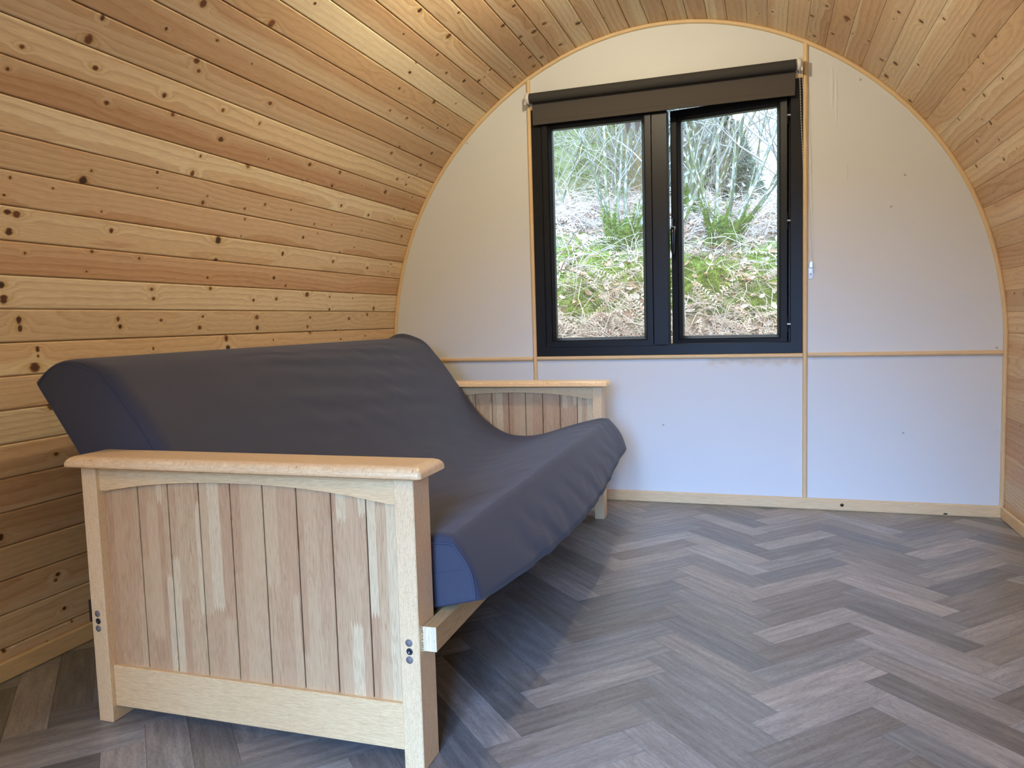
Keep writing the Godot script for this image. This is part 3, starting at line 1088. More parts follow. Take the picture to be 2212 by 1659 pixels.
# ------------------------------------------------------------------ the futon
func sofa_arm(parent: Node3D, z: float, far: bool) -> Node3D:
	# seen face: z = 0, depth towards -z; x runs from -0.872 (wall side) to 0 (room side)
	var o := base("arm", Vector3(0, 0, z), parent)
	var fl := Vector2(1.0, 4.0)
	for x in [[-0.872, -0.829], [-0.045, 0.0]]:
		box("post", Vector3(x[0], 0, -0.082), Vector3(x[1], 0.637, 0.0), M.rubber_fleck, o, 0.0022, 1, fl, Vector2(0.3 + x[0], 0.37 * x[1] + 0.1))
	# the arched rail under the cap
	var outline := PackedVector2Array([Vector2(-0.829, 0.637), Vector2(-0.829, 0.576), Vector2(-0.812, 0.576)])
	for i in range(1, 24):
		var t := i / 24.0
		outline.append(Vector2(lerpf(-0.812, -0.062, t), 0.576 + 0.031 * (1.0 - pow(absf(2 * t - 1), 2.2))))
	outline.append_array([Vector2(-0.062, 0.576), Vector2(-0.045, 0.576), Vector2(-0.045, 0.637)])
	var st := begin()
	add_prism(st, outline, -0.07, -0.012, Vector2(1, 4), Vector2(0.2, 0.3))
	put("arched_rail", st, M.rubber, o)
	box("bottom_rail", Vector3(-0.829, 0.038, -0.07), Vector3(-0.045, 0.141, -0.012), M.rubber, o, 0.002, 0, Vector2(1, 4), Vector2(0.7, 0.15))
	# tongue and groove boards
	var edges := [-0.829, -0.7305, -0.6435, -0.556, -0.4695, -0.383, -0.296, -0.2095, -0.1245, -0.045]
	for i in 9:
		var a: float = edges[i] + (0.0014 if i > 0 else 0.0)
		var b: float = edges[i + 1] - (0.0014 if i < 8 else 0.0)
		box("board", Vector3(a, 0.139, -0.056), Vector3(b, 0.622, -0.024), M.staves, o, 0.0016, 0, Vector2(1.0 / 0.8, 1.0 / 0.5), Vector2(1.06, -0.25))
	box("groove_backing", Vector3(-0.829, 0.139, -0.053), Vector3(-0.045, 0.62, -0.029), M.rail_dark, o)
	# cap with rounded upper edges and ends
	st = begin()
	var lo := Vector2(-0.897, -0.109)
	var hi := Vector2(0.029, 0.027)
	var levels := [[0.6375, 0.002], [0.6395, 0.0], [0.6475, 0.0], [0.6535, 0.0025], [0.6585, 0.0075], [0.6615, 0.0145], [0.6625, 0.023]]
	var loops := []
	for l in levels:
		var loop := []
		var inset: float = l[1]
		var cr := 0.010
		for c in [[hi.x, hi.y, 0.0], [lo.x, hi.y, PI / 2], [lo.x, lo.y, PI], [hi.x, lo.y, PI * 1.5]]:
			for k in 5:
				var a: float = c[2] + PI / 2 * k / 4.0
				var sx := -1.0 if c[0] == hi.x else 1.0
				var sz := -1.0 if c[1] == hi.y else 1.0
				loop.append(Vector3(c[0] + sx * (inset + cr) + cr * cos(a), l[0], c[1] + sz * (inset + cr) + cr * sin(a)))
		loops.append(loop)
	st.set_smooth_group(0)
	var n: int = loops[0].size()
	var mid := Vector3((lo.x + hi.x) / 2, 0.645, (lo.y + hi.y) / 2)
	for i in levels.size() - 1:
		for k in n:
			var v := [loops[i][k], loops[i][(k + 1) % n], loops[i + 1][(k + 1) % n], loops[i + 1][k]]
			var out: Vector3 = (v[0] + v[2]) / 2 - mid
			out = Vector3(out.x * 0.15, 0.3, out.z) if absf(out.z) > 0.05 else Vector3(out.x, 0.3, out.z)
			var u := []
			for p in v:
				u.append(Vector2(p.x + 0.3, p.y * 4.0 + p.z * 4.0))
			quad(st, v[0], v[1], v[2], v[3], out, u[0], u[1], u[2], u[3])
	st.set_smooth_group(FLAT)
	for e in [0, levels.size() - 1]:
		for k in range(1, n - 1):
			var v := [loops[e][0], loops[e][k], loops[e][k + 1]]
			tri(st, v[0], v[1], v[2], Vector3(0, -1 if e == 0 else 1, 0), Vector2(v[0].x, v[0].z * 4), Vector2(v[1].x, v[1].z * 4), Vector2(v[2].x, v[2].z * 4))
	put("cap", st, M.rubber_fleck, o)
	if not far:
		# on each post a barrel bolt between two drilled half-moon recesses
		for x in [[-0.852, 0.255], [-0.0225, 0.266]]:
			st = begin()
			add_lathe(st, [Vector2(0.0075, -0.0005), Vector2(0.0075, 0.0006), Vector2(0.0062, 0.001), Vector2(0.0035, 0.0008), Vector2(0.003, 0.0002), Vector2(0, 0.0002)], 16, Transform3D(Basis(Vector3.RIGHT, PI / 2), Vector3(x[0], x[1], 0.0)))
			var b := put("bolt", st, M.bolt, o)
			for s in [-1, 1]:
				st = begin()
				add_lathe(st, [Vector2(0.0082, -0.0005), Vector2(0.0082, 0.0003), Vector2(0.0, 0.0004)], 16, Transform3D(Basis(Vector3.RIGHT, PI / 2), Vector3(x[0] - 0.001, x[1] + s * 0.0185, 0.0)))
				add_lathe(st, [Vector2(0.0055, 0.0002), Vector2(0.0053, 0.0008), Vector2(0.0045, 0.0008), Vector2(0.0043, 0.0002)], 12, Transform3D(Basis(Vector3.RIGHT, PI / 2), Vector3(x[0] + 0.0015, x[1] + s * 0.0185, 0.0)))
				put("drilled_recess", st, plain(Color(0.5, 0.47, 0.45), 0.5), b)
	return o


func futon():
	var turn := 0.0205
	var at := Vector3(-0.190, 0, 2.512)
	var o: Node3D = tag(base("futon_sofa", at), "pale wooden futon sofa with boarded arms and rough front batten", "sofa")
	o.rotation.y = turn
	sofa_arm(o, 0.0, false)
	sofa_arm(o, -2.107, true)
	# rough sawn batten screwed along the front, its cut end in view
	var bt := box("front_batten", Vector3(0.001, 0.262, -2.07), Vector3(0.032, 0.316, -0.018), M.batten, o, 0.0012, 2, Vector2(1, 4), Vector2(0.1, 0.2))
	bt.set_meta("label", "rough sawn batten along the front")
	var st := begin()
	add_box(st, Vector3(0.0015, 0.2625, -0.0182), Vector3(0.0315, 0.3155, -0.0172), 0.0004, 1, Vector2(1, 4))
	var g := RandomNumberGenerator.new()
	g.seed = 8
	for i in 26:
		var y := g.randf_range(0.262, 0.317)
		var left := g.randf() < 0.7
		var a := Vector3(0.003 if left else g.randf_range(0, 0.03), y, -0.0165)
		var b := a + Vector3(g.randf_range(-0.007, -0.002) if left else g.randf_range(-0.002, 0.002), g.randf_range(-0.004, 0.004) if left else g.randf_range(-0.006, 0.004), g.randf_range(0.0, 0.003))
		add_tube(st, [a, (a + b) / 2 + Vector3(0, 0, 0.001), b], [0.0007, 0.0005, 0.0002], 4)
	put("sawn_end", st, M.sawn, bt)
	for p in [Vector3(0.0322, 0.296, -0.06), Vector3(0.0322, 0.301, -0.31)]:
		st = begin()
		add_lathe(st, [Vector2(0.003, -0.0005), Vector2(0.0028, 0.0004), Vector2(0.0, 0.0002)], 10, Transform3D(Basis(Vector3.BACK, -PI / 2), p))
		put("screw", st, M.steel, bt)
	box("inner_rail", Vector3(-0.05, 0.262, -2.07), Vector3(0.0, 0.305, -0.085), M.batten, o, 0.002, 2, Vector2(1, 4))
	box("rear_rail", Vector3(-0.913, 0.236, -2.13), Vector3(-0.874, 0.292, -0.03), M.rail_dark, o, 0.002, 2)
	for k in 9:
		var z := -0.2 - k * 0.215
		box("slat", Vector3(-0.872, 0.215, z - 0.03), Vector3(-0.05, 0.232, z + 0.03), M.batten, o, 0.002, 0, Vector2(1, 4), Vector2(k * 0.17, 0.1))
	# ---- the mattress
	var m: Node3D = tag(base("futon_mattress", at), "thick futon mattress in a stretched slate grey cover bent into a seat", "mattress")
	m.rotation.y = turn
	var nt := [0.0, 0.0015, 0.004, 0.008, 0.013, 0.019, 0.026, 0.034, 0.043]
	var ts := nt.duplicate()
	for i in range(1, 72):
		ts.append(lerpf(0.043, 0.957, i / 72.0))
	for i in nt.size():
		ts.append(1.0 - nt[nt.size() - 1 - i])
	var ss := []
	for i in 97:
		ss.append(i / 96.0)
	var qs := []
	for i in 11:
		qs.append(i / 10.0)
	st = begin()
	st.set_smooth_group(0)
	for side in 4:
		var along: Array = ss if side < 2 else qs
		var grid := []
		for t in ts:
			var row := []
			for a in along:
				match side:
					0: row.append(pad(a, 0.0, t))
					1: row.append(pad(a, 1.0, t))
					2: row.append(pad(0.0, a, t))
					3: row.append(pad(1.0, a, t))
			grid.append(row)
		for i in grid.size() - 1:
			for j in along.size() - 1:
				var a: Vector3 = grid[i][j]
				var b: Vector3 = grid[i][j + 1]
				var c: Vector3 = grid[i + 1][j + 1]
				var d: Vector3 = grid[i + 1][j]
				var centre: Vector3 = pad(along[j] if side < 2 else (0.06 if side == 2 else 0.94), 0.5, ts[i])
				quad(st, a, b, c, d, (a + c) / 2 - centre)
	var cover := put("cover", st, M.fabric, m)
	for e in 2:
		st = begin()
		st.set_smooth_group(0)
		var grid := []
		for s in ss:
			var row := []
			for q in qs:
				row.append(pad(s, q, float(e)) + Vector3(0, 0, (0.012 if e == 0 else -0.012) * sin(PI * q) * sin(PI * clampf(s, 0.03, 0.97))))
			grid.append(row)
		for i in ss.size() - 1:
			for j in qs.size() - 1:
				quad(st, grid[i][j], grid[i][j + 1], grid[i + 1][j + 1], grid[i + 1][j], Vector3(0, 0, 1 if e == 0 else -1))
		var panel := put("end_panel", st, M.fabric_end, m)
		# piping round the end, and the seam across it
		st = begin()
		var pts := []
		for s in ss:
			pts.append(pad(s, 0.0, float(e)))
		for q in qs:
			pts.append(pad(1.0, q, float(e)))
		for i in ss.size():
			pts.append(pad(ss[ss.size() - 1 - i], 1.0, float(e)))
		for i in qs.size():
			pts.append(pad(0.0, qs[qs.size() - 1 - i], float(e)))
		var clean := [pts[0]]
		for p in pts:
			if p.distance_to(clean[-1]) > 0.004:
				clean.append(p)
		var rad := []
		for p in clean:
			rad.append(0.0026)
		add_tube(st, clean, rad, 6, false)
		put("piping", st, M.piping, panel)
		if e == 0:
			st = begin()
			pts = []
			rad = []
			for i in 15:
				var s := lerpf(0.86, 0.985, i / 14.0)
				pts.append(pad(s, 0.47, 0.0) + Vector3(0, 0, 0.0122 * sin(PI * 0.47) * sin(PI * clampf(s, 0.03, 0.97))))
				rad.append(0.0012)
			add_tube(st, pts, rad, 5, false)
			put("seam", st, M.piping, panel)
	# a tie tape that hangs out under the far front corner
	st = begin()
	add_box(st, Vector3(-0.036, 0.13, -2.03), Vector3(-0.018, 0.235, -2.024), 0.001)
	add_box(st, Vector3(-0.036, 0.13, -2.02), Vector3(-0.018, 0.235, -2.014), 0.001)
	add_tube(st, [Vector3(-0.036, 0.132, -2.022), Vector3(-0.018, 0.132, -2.022)], [0.008, 0.008], 10)
	put("tie_tape", st, M.fabric, m)


var wrinkle := noise(61, 2.2, 3)
var pad_top := [Vector2(-0.905, 0.872), Vector2(-0.868, 0.852), Vector2(-0.83, 0.81), Vector2(-0.782, 0.751), Vector2(-0.735, 0.685), Vector2(-0.688, 0.617), Vector2(-0.641, 0.553), Vector2(-0.594, 0.497), Vector2(-0.55, 0.460), Vector2(-0.51, 0.434), Vector2(-0.455, 0.411), Vector2(-0.39, 0.402), Vector2(-0.32, 0.406), Vector2(-0.25, 0.424), Vector2(-0.18, 0.446), Vector2(-0.11, 0.467), Vector2(-0.05, 0.482), Vector2(0.0, 0.491), Vector2(0.036, 0.489)]
var pad_under := [Vector2(-1.126, 0.833), Vector2(-1.10, 0.795), Vector2(-1.065, 0.745), Vector2(-1.02, 0.68), Vector2(-0.975, 0.615), Vector2(-0.93, 0.55), Vector2(-0.88, 0.48), Vector2(-0.82, 0.40), Vector2(-0.76, 0.335), Vector2(-0.69, 0.285), Vector2(-0.61, 0.252), Vector2(-0.52, 0.238), Vector2(-0.43, 0.238), Vector2(-0.34, 0.246), Vector2(-0.25, 0.262), Vector2(-0.16, 0.282), Vector2(-0.08, 0.302), Vector2(0.02, 0.326), Vector2(0.1, 0.346)]


# a point of the mattress: s from the top of the back to the front edge, q through its thickness from the upper face, t along it from the near end
func pad(s: float, q: float, t: float) -> Vector3:
	var z := lerpf(-0.105, -2.088, t)
	var d := minf(t, 1.0 - t) * 1.98
	var r := lerpf(0.034, 0.02, smoothstep(0.1, 0.55, s)) if t < 0.5 else 0.014
	var k := 0.0
	if d < r:
		k = r - sqrt(r * r - (r - d) * (r - d))
	var s2 := lerpf(k / 1.6, 1.0 - k / 2.2, s)
	var top: Vector2 = catmull(pad_top, s2)
	var under: Vector2 = catmull(pad_under, s2)
	var thick := top.distance_to(under)
	var q2 := lerpf(k / thick, 1.0 - 0.4 * k / thick, q)
	var p := top.lerp(under, q2)
	var front := smoothstep(0.93, 1.0, s)
	var back := smoothstep(0.06, 0.0, s)
	var round_q := sin(PI * clampf(q, 0.0, 1.0))
	p += Vector2(0.014, 0.003) * front * round_q
	p += Vector2(-0.012, 0.034) * back * round_q
	# the stretched cover sags between its ends along the front
	var mid := pow(sin(PI * t), 0.9)
	var sag := smoothstep(0.84, 1.0, s) * q * mid
	p += Vector2(0.03, -0.062) * sag
	p.y -= 0.012 * smoothstep(0.3, 0.8, s) * (1.0 - q) * mid * (1.0 - front)
	# small folds in the cloth
	var face := (top - under).normalized()
	var fold := 0.0
	if q < 0.5 and s < 0.45:
		fold = 0.0038 * sin(s * 95.0 - t * 13.0 + 2.0 * wrinkle.get_noise_2d(t * 3.0, s * 2.0)) * smoothstep(0.2, 0.4, t) * smoothstep(0.95, 0.7, t) * smoothstep(0.22, 0.08, absf(s - 0.13)) + 0.003 * wrinkle.get_noise_2d(t * 2.5, s * 3.0)
	elif q < 0.5:
		fold = 0.003 * wrinkle.get_noise_2d(t * 3.0 + 40.0, s * 1.6)
		fold += 0.004 * sin(t * 130.0 + s * 20.0) * smoothstep(0.80, 0.9, t) * smoothstep(0.985, 0.95, t) * smoothstep(0.82, 0.95, s)
	p += face * fold * (1.0 - 0.6 * q)
	if s > 0.9:
		var dg := sin(t * 62.0 - q * 9.0 + 3.0 * wrinkle.get_noise_2d(t * 4.0, q)) * smoothstep(0.1, 0.6, q) * smoothstep(0.05, 0.25, t) * smoothstep(0.98, 0.8, t)
		p.x += 0.003 * dg * front
	# the far front corner sticks out
	p += Vector2(0.016, 0.004) * front * q * smoothstep(0.9, 0.99, t)
	# the pulled-up far corner of the back
	p.y += 0.022 * smoothstep(0.965, 0.995, t) * smoothstep(0.1, 0.0, s) * (0.4 + 0.6 * round_q)
	return Vector3(p.x, p.y, z)


# ------------------------------------------------------------------ outside the window
var lumps := noise(201, 0.55, 4)
var patches := noise(202, 0.9, 3)


func ground_y(x: float, z: float) -> float:
	var prof := [Vector2(-0.5, -0.25), Vector2(-0.7, 0.02), Vector2(-1.0, 0.36), Vector2(-1.5, 0.76), Vector2(-2.0, 1.13), Vector2(-2.5, 1.44), Vector2(-2.9, 1.64), Vector2(-3.5, 1.90), Vector2(-4.3, 2.05), Vector2(-6.0, 2.3), Vector2(-12.0, 3.0)]
	var y := -0.25
	for i in prof.size() - 1:
		if z <= prof[i].x and z >= prof[i + 1].x:
			y = lerpf(prof[i].y, prof[i + 1].y, (prof[i].x - z) / (prof[i].x - prof[i + 1].x))
	if z < -12.0:
		y = 3.0
	y += -0.07 * clampf(x, -3, 3) * smoothstep(-0.8, -2.5, z)
	y += 0.14 * lumps.get_noise_2d(x * 1.6, z * 1.6) * smoothstep(-0.8, -1.4, z) + 0.05 * lumps.get_noise_2d(x * 6.0, z * 6.0)
	# beyond the crest the ground falls away on the right
	y -= (0.35 + 0.2 * (-4.4 - z)) * smoothstep(-0.3, 0.5, x) * smoothstep(-4.0, -5.2, z)
	# the steep mossy face further back on the left
	y += 1.9 * smoothstep(-0.75, -1.5, x) * smoothstep(-4.1, -5.0, z)
	return y


func mossiness(x: float, z: float) -> float:
	var band := smoothstep(-1.55, -1.85, z + 0.25 * patches.get_noise_2d(x * 1.3, 5.0)) * smoothstep(-3.1, -2.6, z)
	var m := patches.get_noise_2d(x * 1.9 + 30.0, z * 1.9)
	var here := clampf(band * (0.62 + 0.9 * m - 0.25 * smoothstep(0.1, 0.8, x)), 0.0, 1.0)
	here = maxf(here, 0.8 * smoothstep(-0.7, -1.4, x) * smoothstep(-4.0, -4.6, z))
	return here


func outside():
	# open ground round the pod
	var st := begin()
	add_box(st, Vector3(-30, -0.5, -0.6), Vector3(30, -0.3, 40))
	tag(put("ground", st, plain(Color(0.42, 0.4, 0.33), 0.95)), "rough ground round the pod", "ground", "", "structure")
	# ---- the bank
	var nx := 150
	var nz := 150
	st = SurfaceTool.new()
	st.begin(Mesh.PRIMITIVE_TRIANGLES)
	st.set_smooth_group(0)
	var soil := Color(0.10, 0.072, 0.045)
	var litter := Color(0.30, 0.205, 0.135)
	var moss := Color(0.17, 0.235, 0.045)
	var olive := Color(0.19, 0.215, 0.085)
	for j in nz:
		for i in nx:
			for e in [[0, 0], [0, 1], [1, 1], [0, 0], [1, 1], [1, 0]]:
				var x := lerpf(-7.0, 6.0, pow((i + e[0]) / float(nx), 1.0))
				var z := -0.6 - 11.0 * pow((j + e[1]) / float(nz), 1.6)
				var mo := mossiness(x, z)
				var c := soil.lerp(litter, clampf(0.55 + patches.get_noise_2d(x * 5.0, z * 5.0), 0, 1)).lerp(olive if z < -3.9 else moss, clampf(mo * 1.5, 0, 1))
				st.set_color(c)
				st.add_vertex(Vector3(x, ground_y(x, z), z))
	var bank_mat := plain(Color(1, 1, 1), 0.95, 0.2)
	bank_mat.vertex_color_use_as_albedo = true
	var bank: Node3D = tag(put("bank", st, bank_mat), "steep woodland bank with moss and dead leaves outside the window", "ground", "", "structure")
	var tint := plain(Color(1, 1, 1), 0.8, 0.3)
	tint.vertex_color_use_as_albedo = true
	M.tint = tint
	litter_on(bank)
	# ---- coppice stools and trees
	coppice(Vector3(-0.70, 0, -2.85), "mossy tree stump with thin upright stems on the bank behind the left pane", 11, 301, 0.30, Vector3(0.1, 1.0, -0.05), 0.30)
	coppice(Vector3(0.16, 0, -2.85), "mossy tree stump with grey stems fanning out behind the right pane", 9, 302, 0.55, Vector3(0.05, 1.0, -0.1), 0.26)
	coppice(Vector3(-0.15, 0, -3.35), "stout mossy stems of the tree at the left side of the right pane", 4, 303, 0.16, Vector3(0.08, 1.0, -0.05), 0.15)
	coppice(Vector3(-0.34, 0, -2.72), "low mossy stump half hidden by the window mullion", 3, 304, 0.3, Vector3(0.1, 1.0, -0.1), 0.2)
	var g := RandomNumberGenerator.new()
	g.seed = 77
	var spots := [[-1.55, -3.7], [-1.0, -4.1], [-0.5, -4.6], [-0.02, -4.5], [0.95, -4.6], [-0.3, -5.6], [0.2, -7.2], [-1.1, -6.0]]
	for i in spots.size():
		bare_tree(Vector3(spots[i][0], 0, spots[i][1]), 400 + i, 0.018 + 0.007 * (i % 3))
	# dark evergreens in the distance
	var es := [[-0.9, -9.5, 2.2], [-0.15, -9.0, 1.7], [0.5, -10.5, 1.5], [-2.3, -10.0, 3.0]]
	for i in es.size():
		evergreen(Vector3(es[i][0], 0, es[i][1]), es[i][2], 500 + i)
	# tips of the pod's own roof shingles, seen through the top of the left pane
	for i in 2:
		st = begin()
		add_prism(st, PackedVector2Array([Vector2(-0.06, 0.45), Vector2(0.03, 0.45), Vector2(0.028, 0.03), Vector2(0.016, 0.0), Vector2(0.006, 0.0)]), -0.01, 0.01)
		var s := put("hanging_slat", st, plain(Color(0.74, 0.77, 0.84), 0.8), self, Vector3(-0.252 + i * 0.055, 1.998, -0.47))
		s.rotation_degrees = Vector3(0, 12, 0)
		tag(s, "grey slat end at the top of the left pane, the %s one" % ("first from the left" if i == 0 else "second"), "slat")
	# overhanging roof outside, above the window
	st = begin()
	for i in range(9, 38):
		var a := edge(i) - edge_normal(i) * 0.08
		var b := edge(i + 1) - edge_normal(i + 1) * 0.08
		var c := edge(i + 1) - edge_normal(i + 1) * 0.14
		var d := edge(i) - edge_normal(i) * 0.14
		var n := Vector3(edge_normal(i).x, edge_normal(i).y, 0)
		var zz := [-0.30, BACK_Z + 0.3]
		quad(st, Vector3(a.x, a.y, zz[0]), Vector3(b.x, b.y, zz[0]), Vector3(b.x, b.y, zz[1]), Vector3(a.x, a.y, zz[1]), n)
		quad(st, Vector3(d.x, d.y, zz[0]), Vector3(c.x, c.y, zz[0]), Vector3(c.x, c.y, zz[1]), Vector3(d.x, d.y, zz[1]), -n)
		for e in 2:
			quad(st, Vector3(a.x, a.y, zz[e]), Vector3(b.x, b.y, zz[e]), Vector3(c.x, c.y, zz[e]), Vector3(d.x, d.y, zz[e]), Vector3(0, 0, -1 if e == 0 else 1))
	tag(put("roof", st, plain(Color(0.5, 0.52, 0.55), 0.85)), "grey shingled outer roof of the pod", "roof", "", "structure")


func scatter(called: String, parent: Node3D, mesh: Mesh, where: Array, colors: Array, mat: Material):
	var mm := MultiMesh.new()
	mm.transform_format = MultiMesh.TRANSFORM_3D
	mm.use_colors = true
	mm.mesh = mesh
	mm.instance_count = where.size()
	for i in where.size():
		mm.set_instance_transform(i, where[i])
		mm.set_instance_color(i, colors[i])
	var o := MultiMeshInstance3D.new()
	o.name = called
	o.multimesh = mm
	o.material_override = mat
	o.set_meta("kind", "stuff")
	parent.add_child(o, true)


func slope_basis(x: float, z: float) -> Basis:
	var e := 0.04
	var n := Vector3(ground_y(x - e, z) - ground_y(x + e, z), 2 * e, ground_y(x, z - e) - ground_y(x, z + e)).normalized()
	var t := n.cross(Vector3(0.2, 0.1, 1)).normalized()
	return Basis(t, n, t.cross(n))


func litter_on(bank: Node3D):
	var g := RandomNumberGenerator.new()
	g.seed = 909
	# a curled dead oak leaf, 6 cm long
	var leaves := []
	for k in 4:
		var st := SurfaceTool.new()
		st.begin(Mesh.PRIMITIVE_TRIANGLES)
		st.set_smooth_group(0)
		var curl := g.randf_range(8, 22)
		var widths := [0.002, 0.012, 0.009, 0.018, 0.014, 0.02, 0.013, 0.012, 0.002]
		for i in 8:
			var x0 := -0.034 + i * 0.0085
			var x1 := x0 + 0.0085
			for s in [-1, 1]:
				var a := Vector3(x0, curl * x0 * x0, 0)
				var b := Vector3(x1, curl * x1 * x1, 0)
				var c := Vector3(x1, curl * x1 * x1 + widths[i + 1] * (0.5 + 0.12 * k), s * widths[i + 1])
				var d := Vector3(x0, curl * x0 * x0 + widths[i] * (0.5 + 0.12 * k), s * widths[i])
				quad(st, a, b, c, d, Vector3.UP)
		leaves.append(done(st))
	var browns := [Color(0.60, 0.43, 0.31), Color(0.48, 0.30, 0.19), Color(0.72, 0.58, 0.47), Color(0.40, 0.24, 0.15), Color(0.78, 0.69, 0.60), Color(0.56, 0.36, 0.24)]
	var leaf_mats := []
	for c in browns:
		var m := plain(c.linear_to_srgb(), 0.75, 0.3)
		m.backlight_enabled = true
		m.backlight = Color(0.15, 0.09, 0.04)
		leaf_mats.append(m)
	var where := []
	var cols := []
	var n_parts := 0
	for i in 7500:
		var z := -1.0 - 3.2 * pow(g.randf(), 1.3)
		var x := g.randf_range(-2.1, 1.5)
		var chance := 1.0 - 0.92 * mossiness(x, z)
		if g.randf() > chance:
			continue
		var b := slope_basis(x, z) * Basis.from_euler(Vector3(g.randf_range(-0.7, 0.7), g.randf_range(0, TAU), g.randf_range(-0.7, 0.7)))
		b = b.scaled(Vector3.ONE * g.randf_range(0.45, 1.1))
		var at := Vector3(x, ground_y(x, z) + g.randf_range(0.0, 0.03), z)
		if n_parts < 290 and z < -1.35 and z > -2.6 and x > -1.25 and x < 0.8:
			n_parts += 1
			var o := place("leaf", leaves[i % 4], leaf_mats[g.randi() % leaf_mats.size()], bank)
			o.transform = Transform3D(b, at)
		else:
			where.append(Transform3D(b, at))
			cols.append(browns[g.randi() % browns.size()] * g.randf_range(0.8, 1.15))
	scatter("leaf_litter", bank, leaves[0], where, cols, M.tint)
	# a dry grass or bracken stalk: a thin bent blade 20 cm long
	var st := begin()
	var st2 := begin()
	add_tube(st, [Vector3(0, 0, 0), Vector3(0.05, 0.018, 0.005), Vector3(0.11, 0.022, -0.004), Vector3(0.17, 0.008, 0.01), Vector3(0.2, -0.014, 0.012)], [0.0016, 0.0015, 0.0013, 0.001, 0.0005], 4, false)
	var stalk := done(st)
	add_tube(st2, [Vector3(0, 0, 0), Vector3(0.01, 0.06, 0.0), Vector3(0.03, 0.11, 0.006), Vector3(0.07, 0.145, 0.01), Vector3(0.115, 0.15, 0.02)], [0.002, 0.0018, 0.0015, 0.001, 0.0004], 4, false)
	var blade := done(st2)
	where = []
	cols = []
	for i in 9500:
		var z := -0.95 - 3.6 * pow(g.randf(), 1.1)
		var x := g.randf_range(-2.2, 1.6)
		if g.randf() > 1.0 - 0.97 * mossiness(x, z):
			continue
		var b := slope_basis(x, z) * Basis.from_euler(Vector3(g.randf_range(-0.4, 0.4), g.randf_range(0, TAU), g.randf_range(-0.25, 0.6)))
		b = b.scaled(Vector3(1, 1, 1) * (0.5 + 1.9 * pow(g.randf(), 2.0)))
		where.append(Transform3D(b, Vector3(x, ground_y(x, z) + g.randf_range(0.0, 0.05), z)))
		cols.append(Color(0.62, 0.52, 0.38).lerp(Color(0.74, 0.68, 0.6), g.randf()) * g.randf_range(0.55, 1.25))
	scatter("dry_stalks", bank, stalk, where, cols, M.tint)
	# moss: cushions of short blunt spikes
	st = begin()
	for i in 16:
		var a := i * 2.4
		var r := 0.028 * sqrt(i / 16.0)
		var root := Vector3(r * cos(a), -0.004, r * sin(a))
		var tip := root * 1.5 + Vector3(0, 0.02 - 0.28 * r, 0)
		var side := Vector3(-sin(a), 0, cos(a)) * 0.006
		tri(st, root - side, root + side, tip, Vector3(cos(a), 0.5, sin(a)))
		side = Vector3(cos(a), 0, sin(a)) * 0.006
		tri(st, root - side, root + side, tip, Vector3(-sin(a), 0.5, cos(a)))
	var cushion := done(st)
	where = []
	cols = []
	for i in 24000:
		var z := -1.4 - 3.6 * pow(g.randf(), 1.2)
		var x := g.randf_range(-2.2, 1.3)
		var mo := mossiness(x, z)
		if g.randf() > mo * 1.5 or mo < 0.22:
			continue
		var b := (slope_basis(x, z) * Basis(Vector3.UP, g.randf() * TAU)).scaled(Vector3.ONE * g.randf_range(0.7, 1.5))
		where.append(Transform3D(b, Vector3(x, ground_y(x, z), z)))
		var c := Color(0.34, 0.46, 0.07).lerp(Color(0.50, 0.56, 0.10), g.randf()).lerp(Color(0.13, 0.22, 0.06), clampf(g.randf() * 1.3 - 0.7, 0, 1))
		if z < -3.9:
			c = c.lerp(Color(0.28, 0.32, 0.12), 0.7)
		cols.append(c)
	scatter("moss", bank, cushion, where, cols, M.tint)
	# dead bracken: a rib with pairs of shrivelled leaflets
	st = begin()
	var rib := []
	var rib_r := []
	for i in 7:
		var t := i / 6.0
		rib.append(Vector3(0.26 * t, 0.05 * sin(t * 2.6), 0.02 * t * t))
		rib_r.append(0.0018 * (1.0 - 0.7 * t))
	add_tube(st, rib, rib_r, 4, false)
	for i in 10:
		for s in [-1, 1]:
			var p: Vector3 = catmull(rib, 0.12 + i * 0.09)
			var len := 0.055 * (1.0 - i * 0.075)
			var tip := p + Vector3(0.02, -0.012 - 0.006 * (i % 3), s * len)
			var mid := p.lerp(tip, 0.5) + Vector3(0.004, 0.008, 0)
			var wd := Vector3(0.007, 0.002, 0)
			tri(st, p - wd * 0.3, mid + wd, mid - wd, Vector3.UP)
			tri(st, mid - wd, mid + wd, tip, Vector3.UP)
	var frond := done(st)
	where = []
	cols = []
	for i in 1500:
		var z := -0.95 - 3.0 * pow(g.randf(), 1.5)
		var x := g.randf_range(-2.0, 1.5)
		if g.randf() > 0.95 - 1.5 * mossiness(x, z):
			continue
		var b := slope_basis(x, z) * Basis.from_euler(Vector3(g.randf_range(-0.8, 0.8), g.randf_range(0, TAU), g.randf_range(-0.2, 0.5)))
		where.append(Transform3D(b.scaled(Vector3.ONE * g.randf_range(0.5, 1.2)), Vector3(x, ground_y(x, z) + g.randf_range(0.01, 0.06), z)))
		cols.append(Color(0.50, 0.36, 0.26).lerp(Color(0.72, 0.62, 0.52), g.randf()) * g.randf_range(0.7, 1.15))
	scatter("dead_bracken", bank, frond, where, cols, M.tint)
	# blades of grass
	where = []
	cols = []
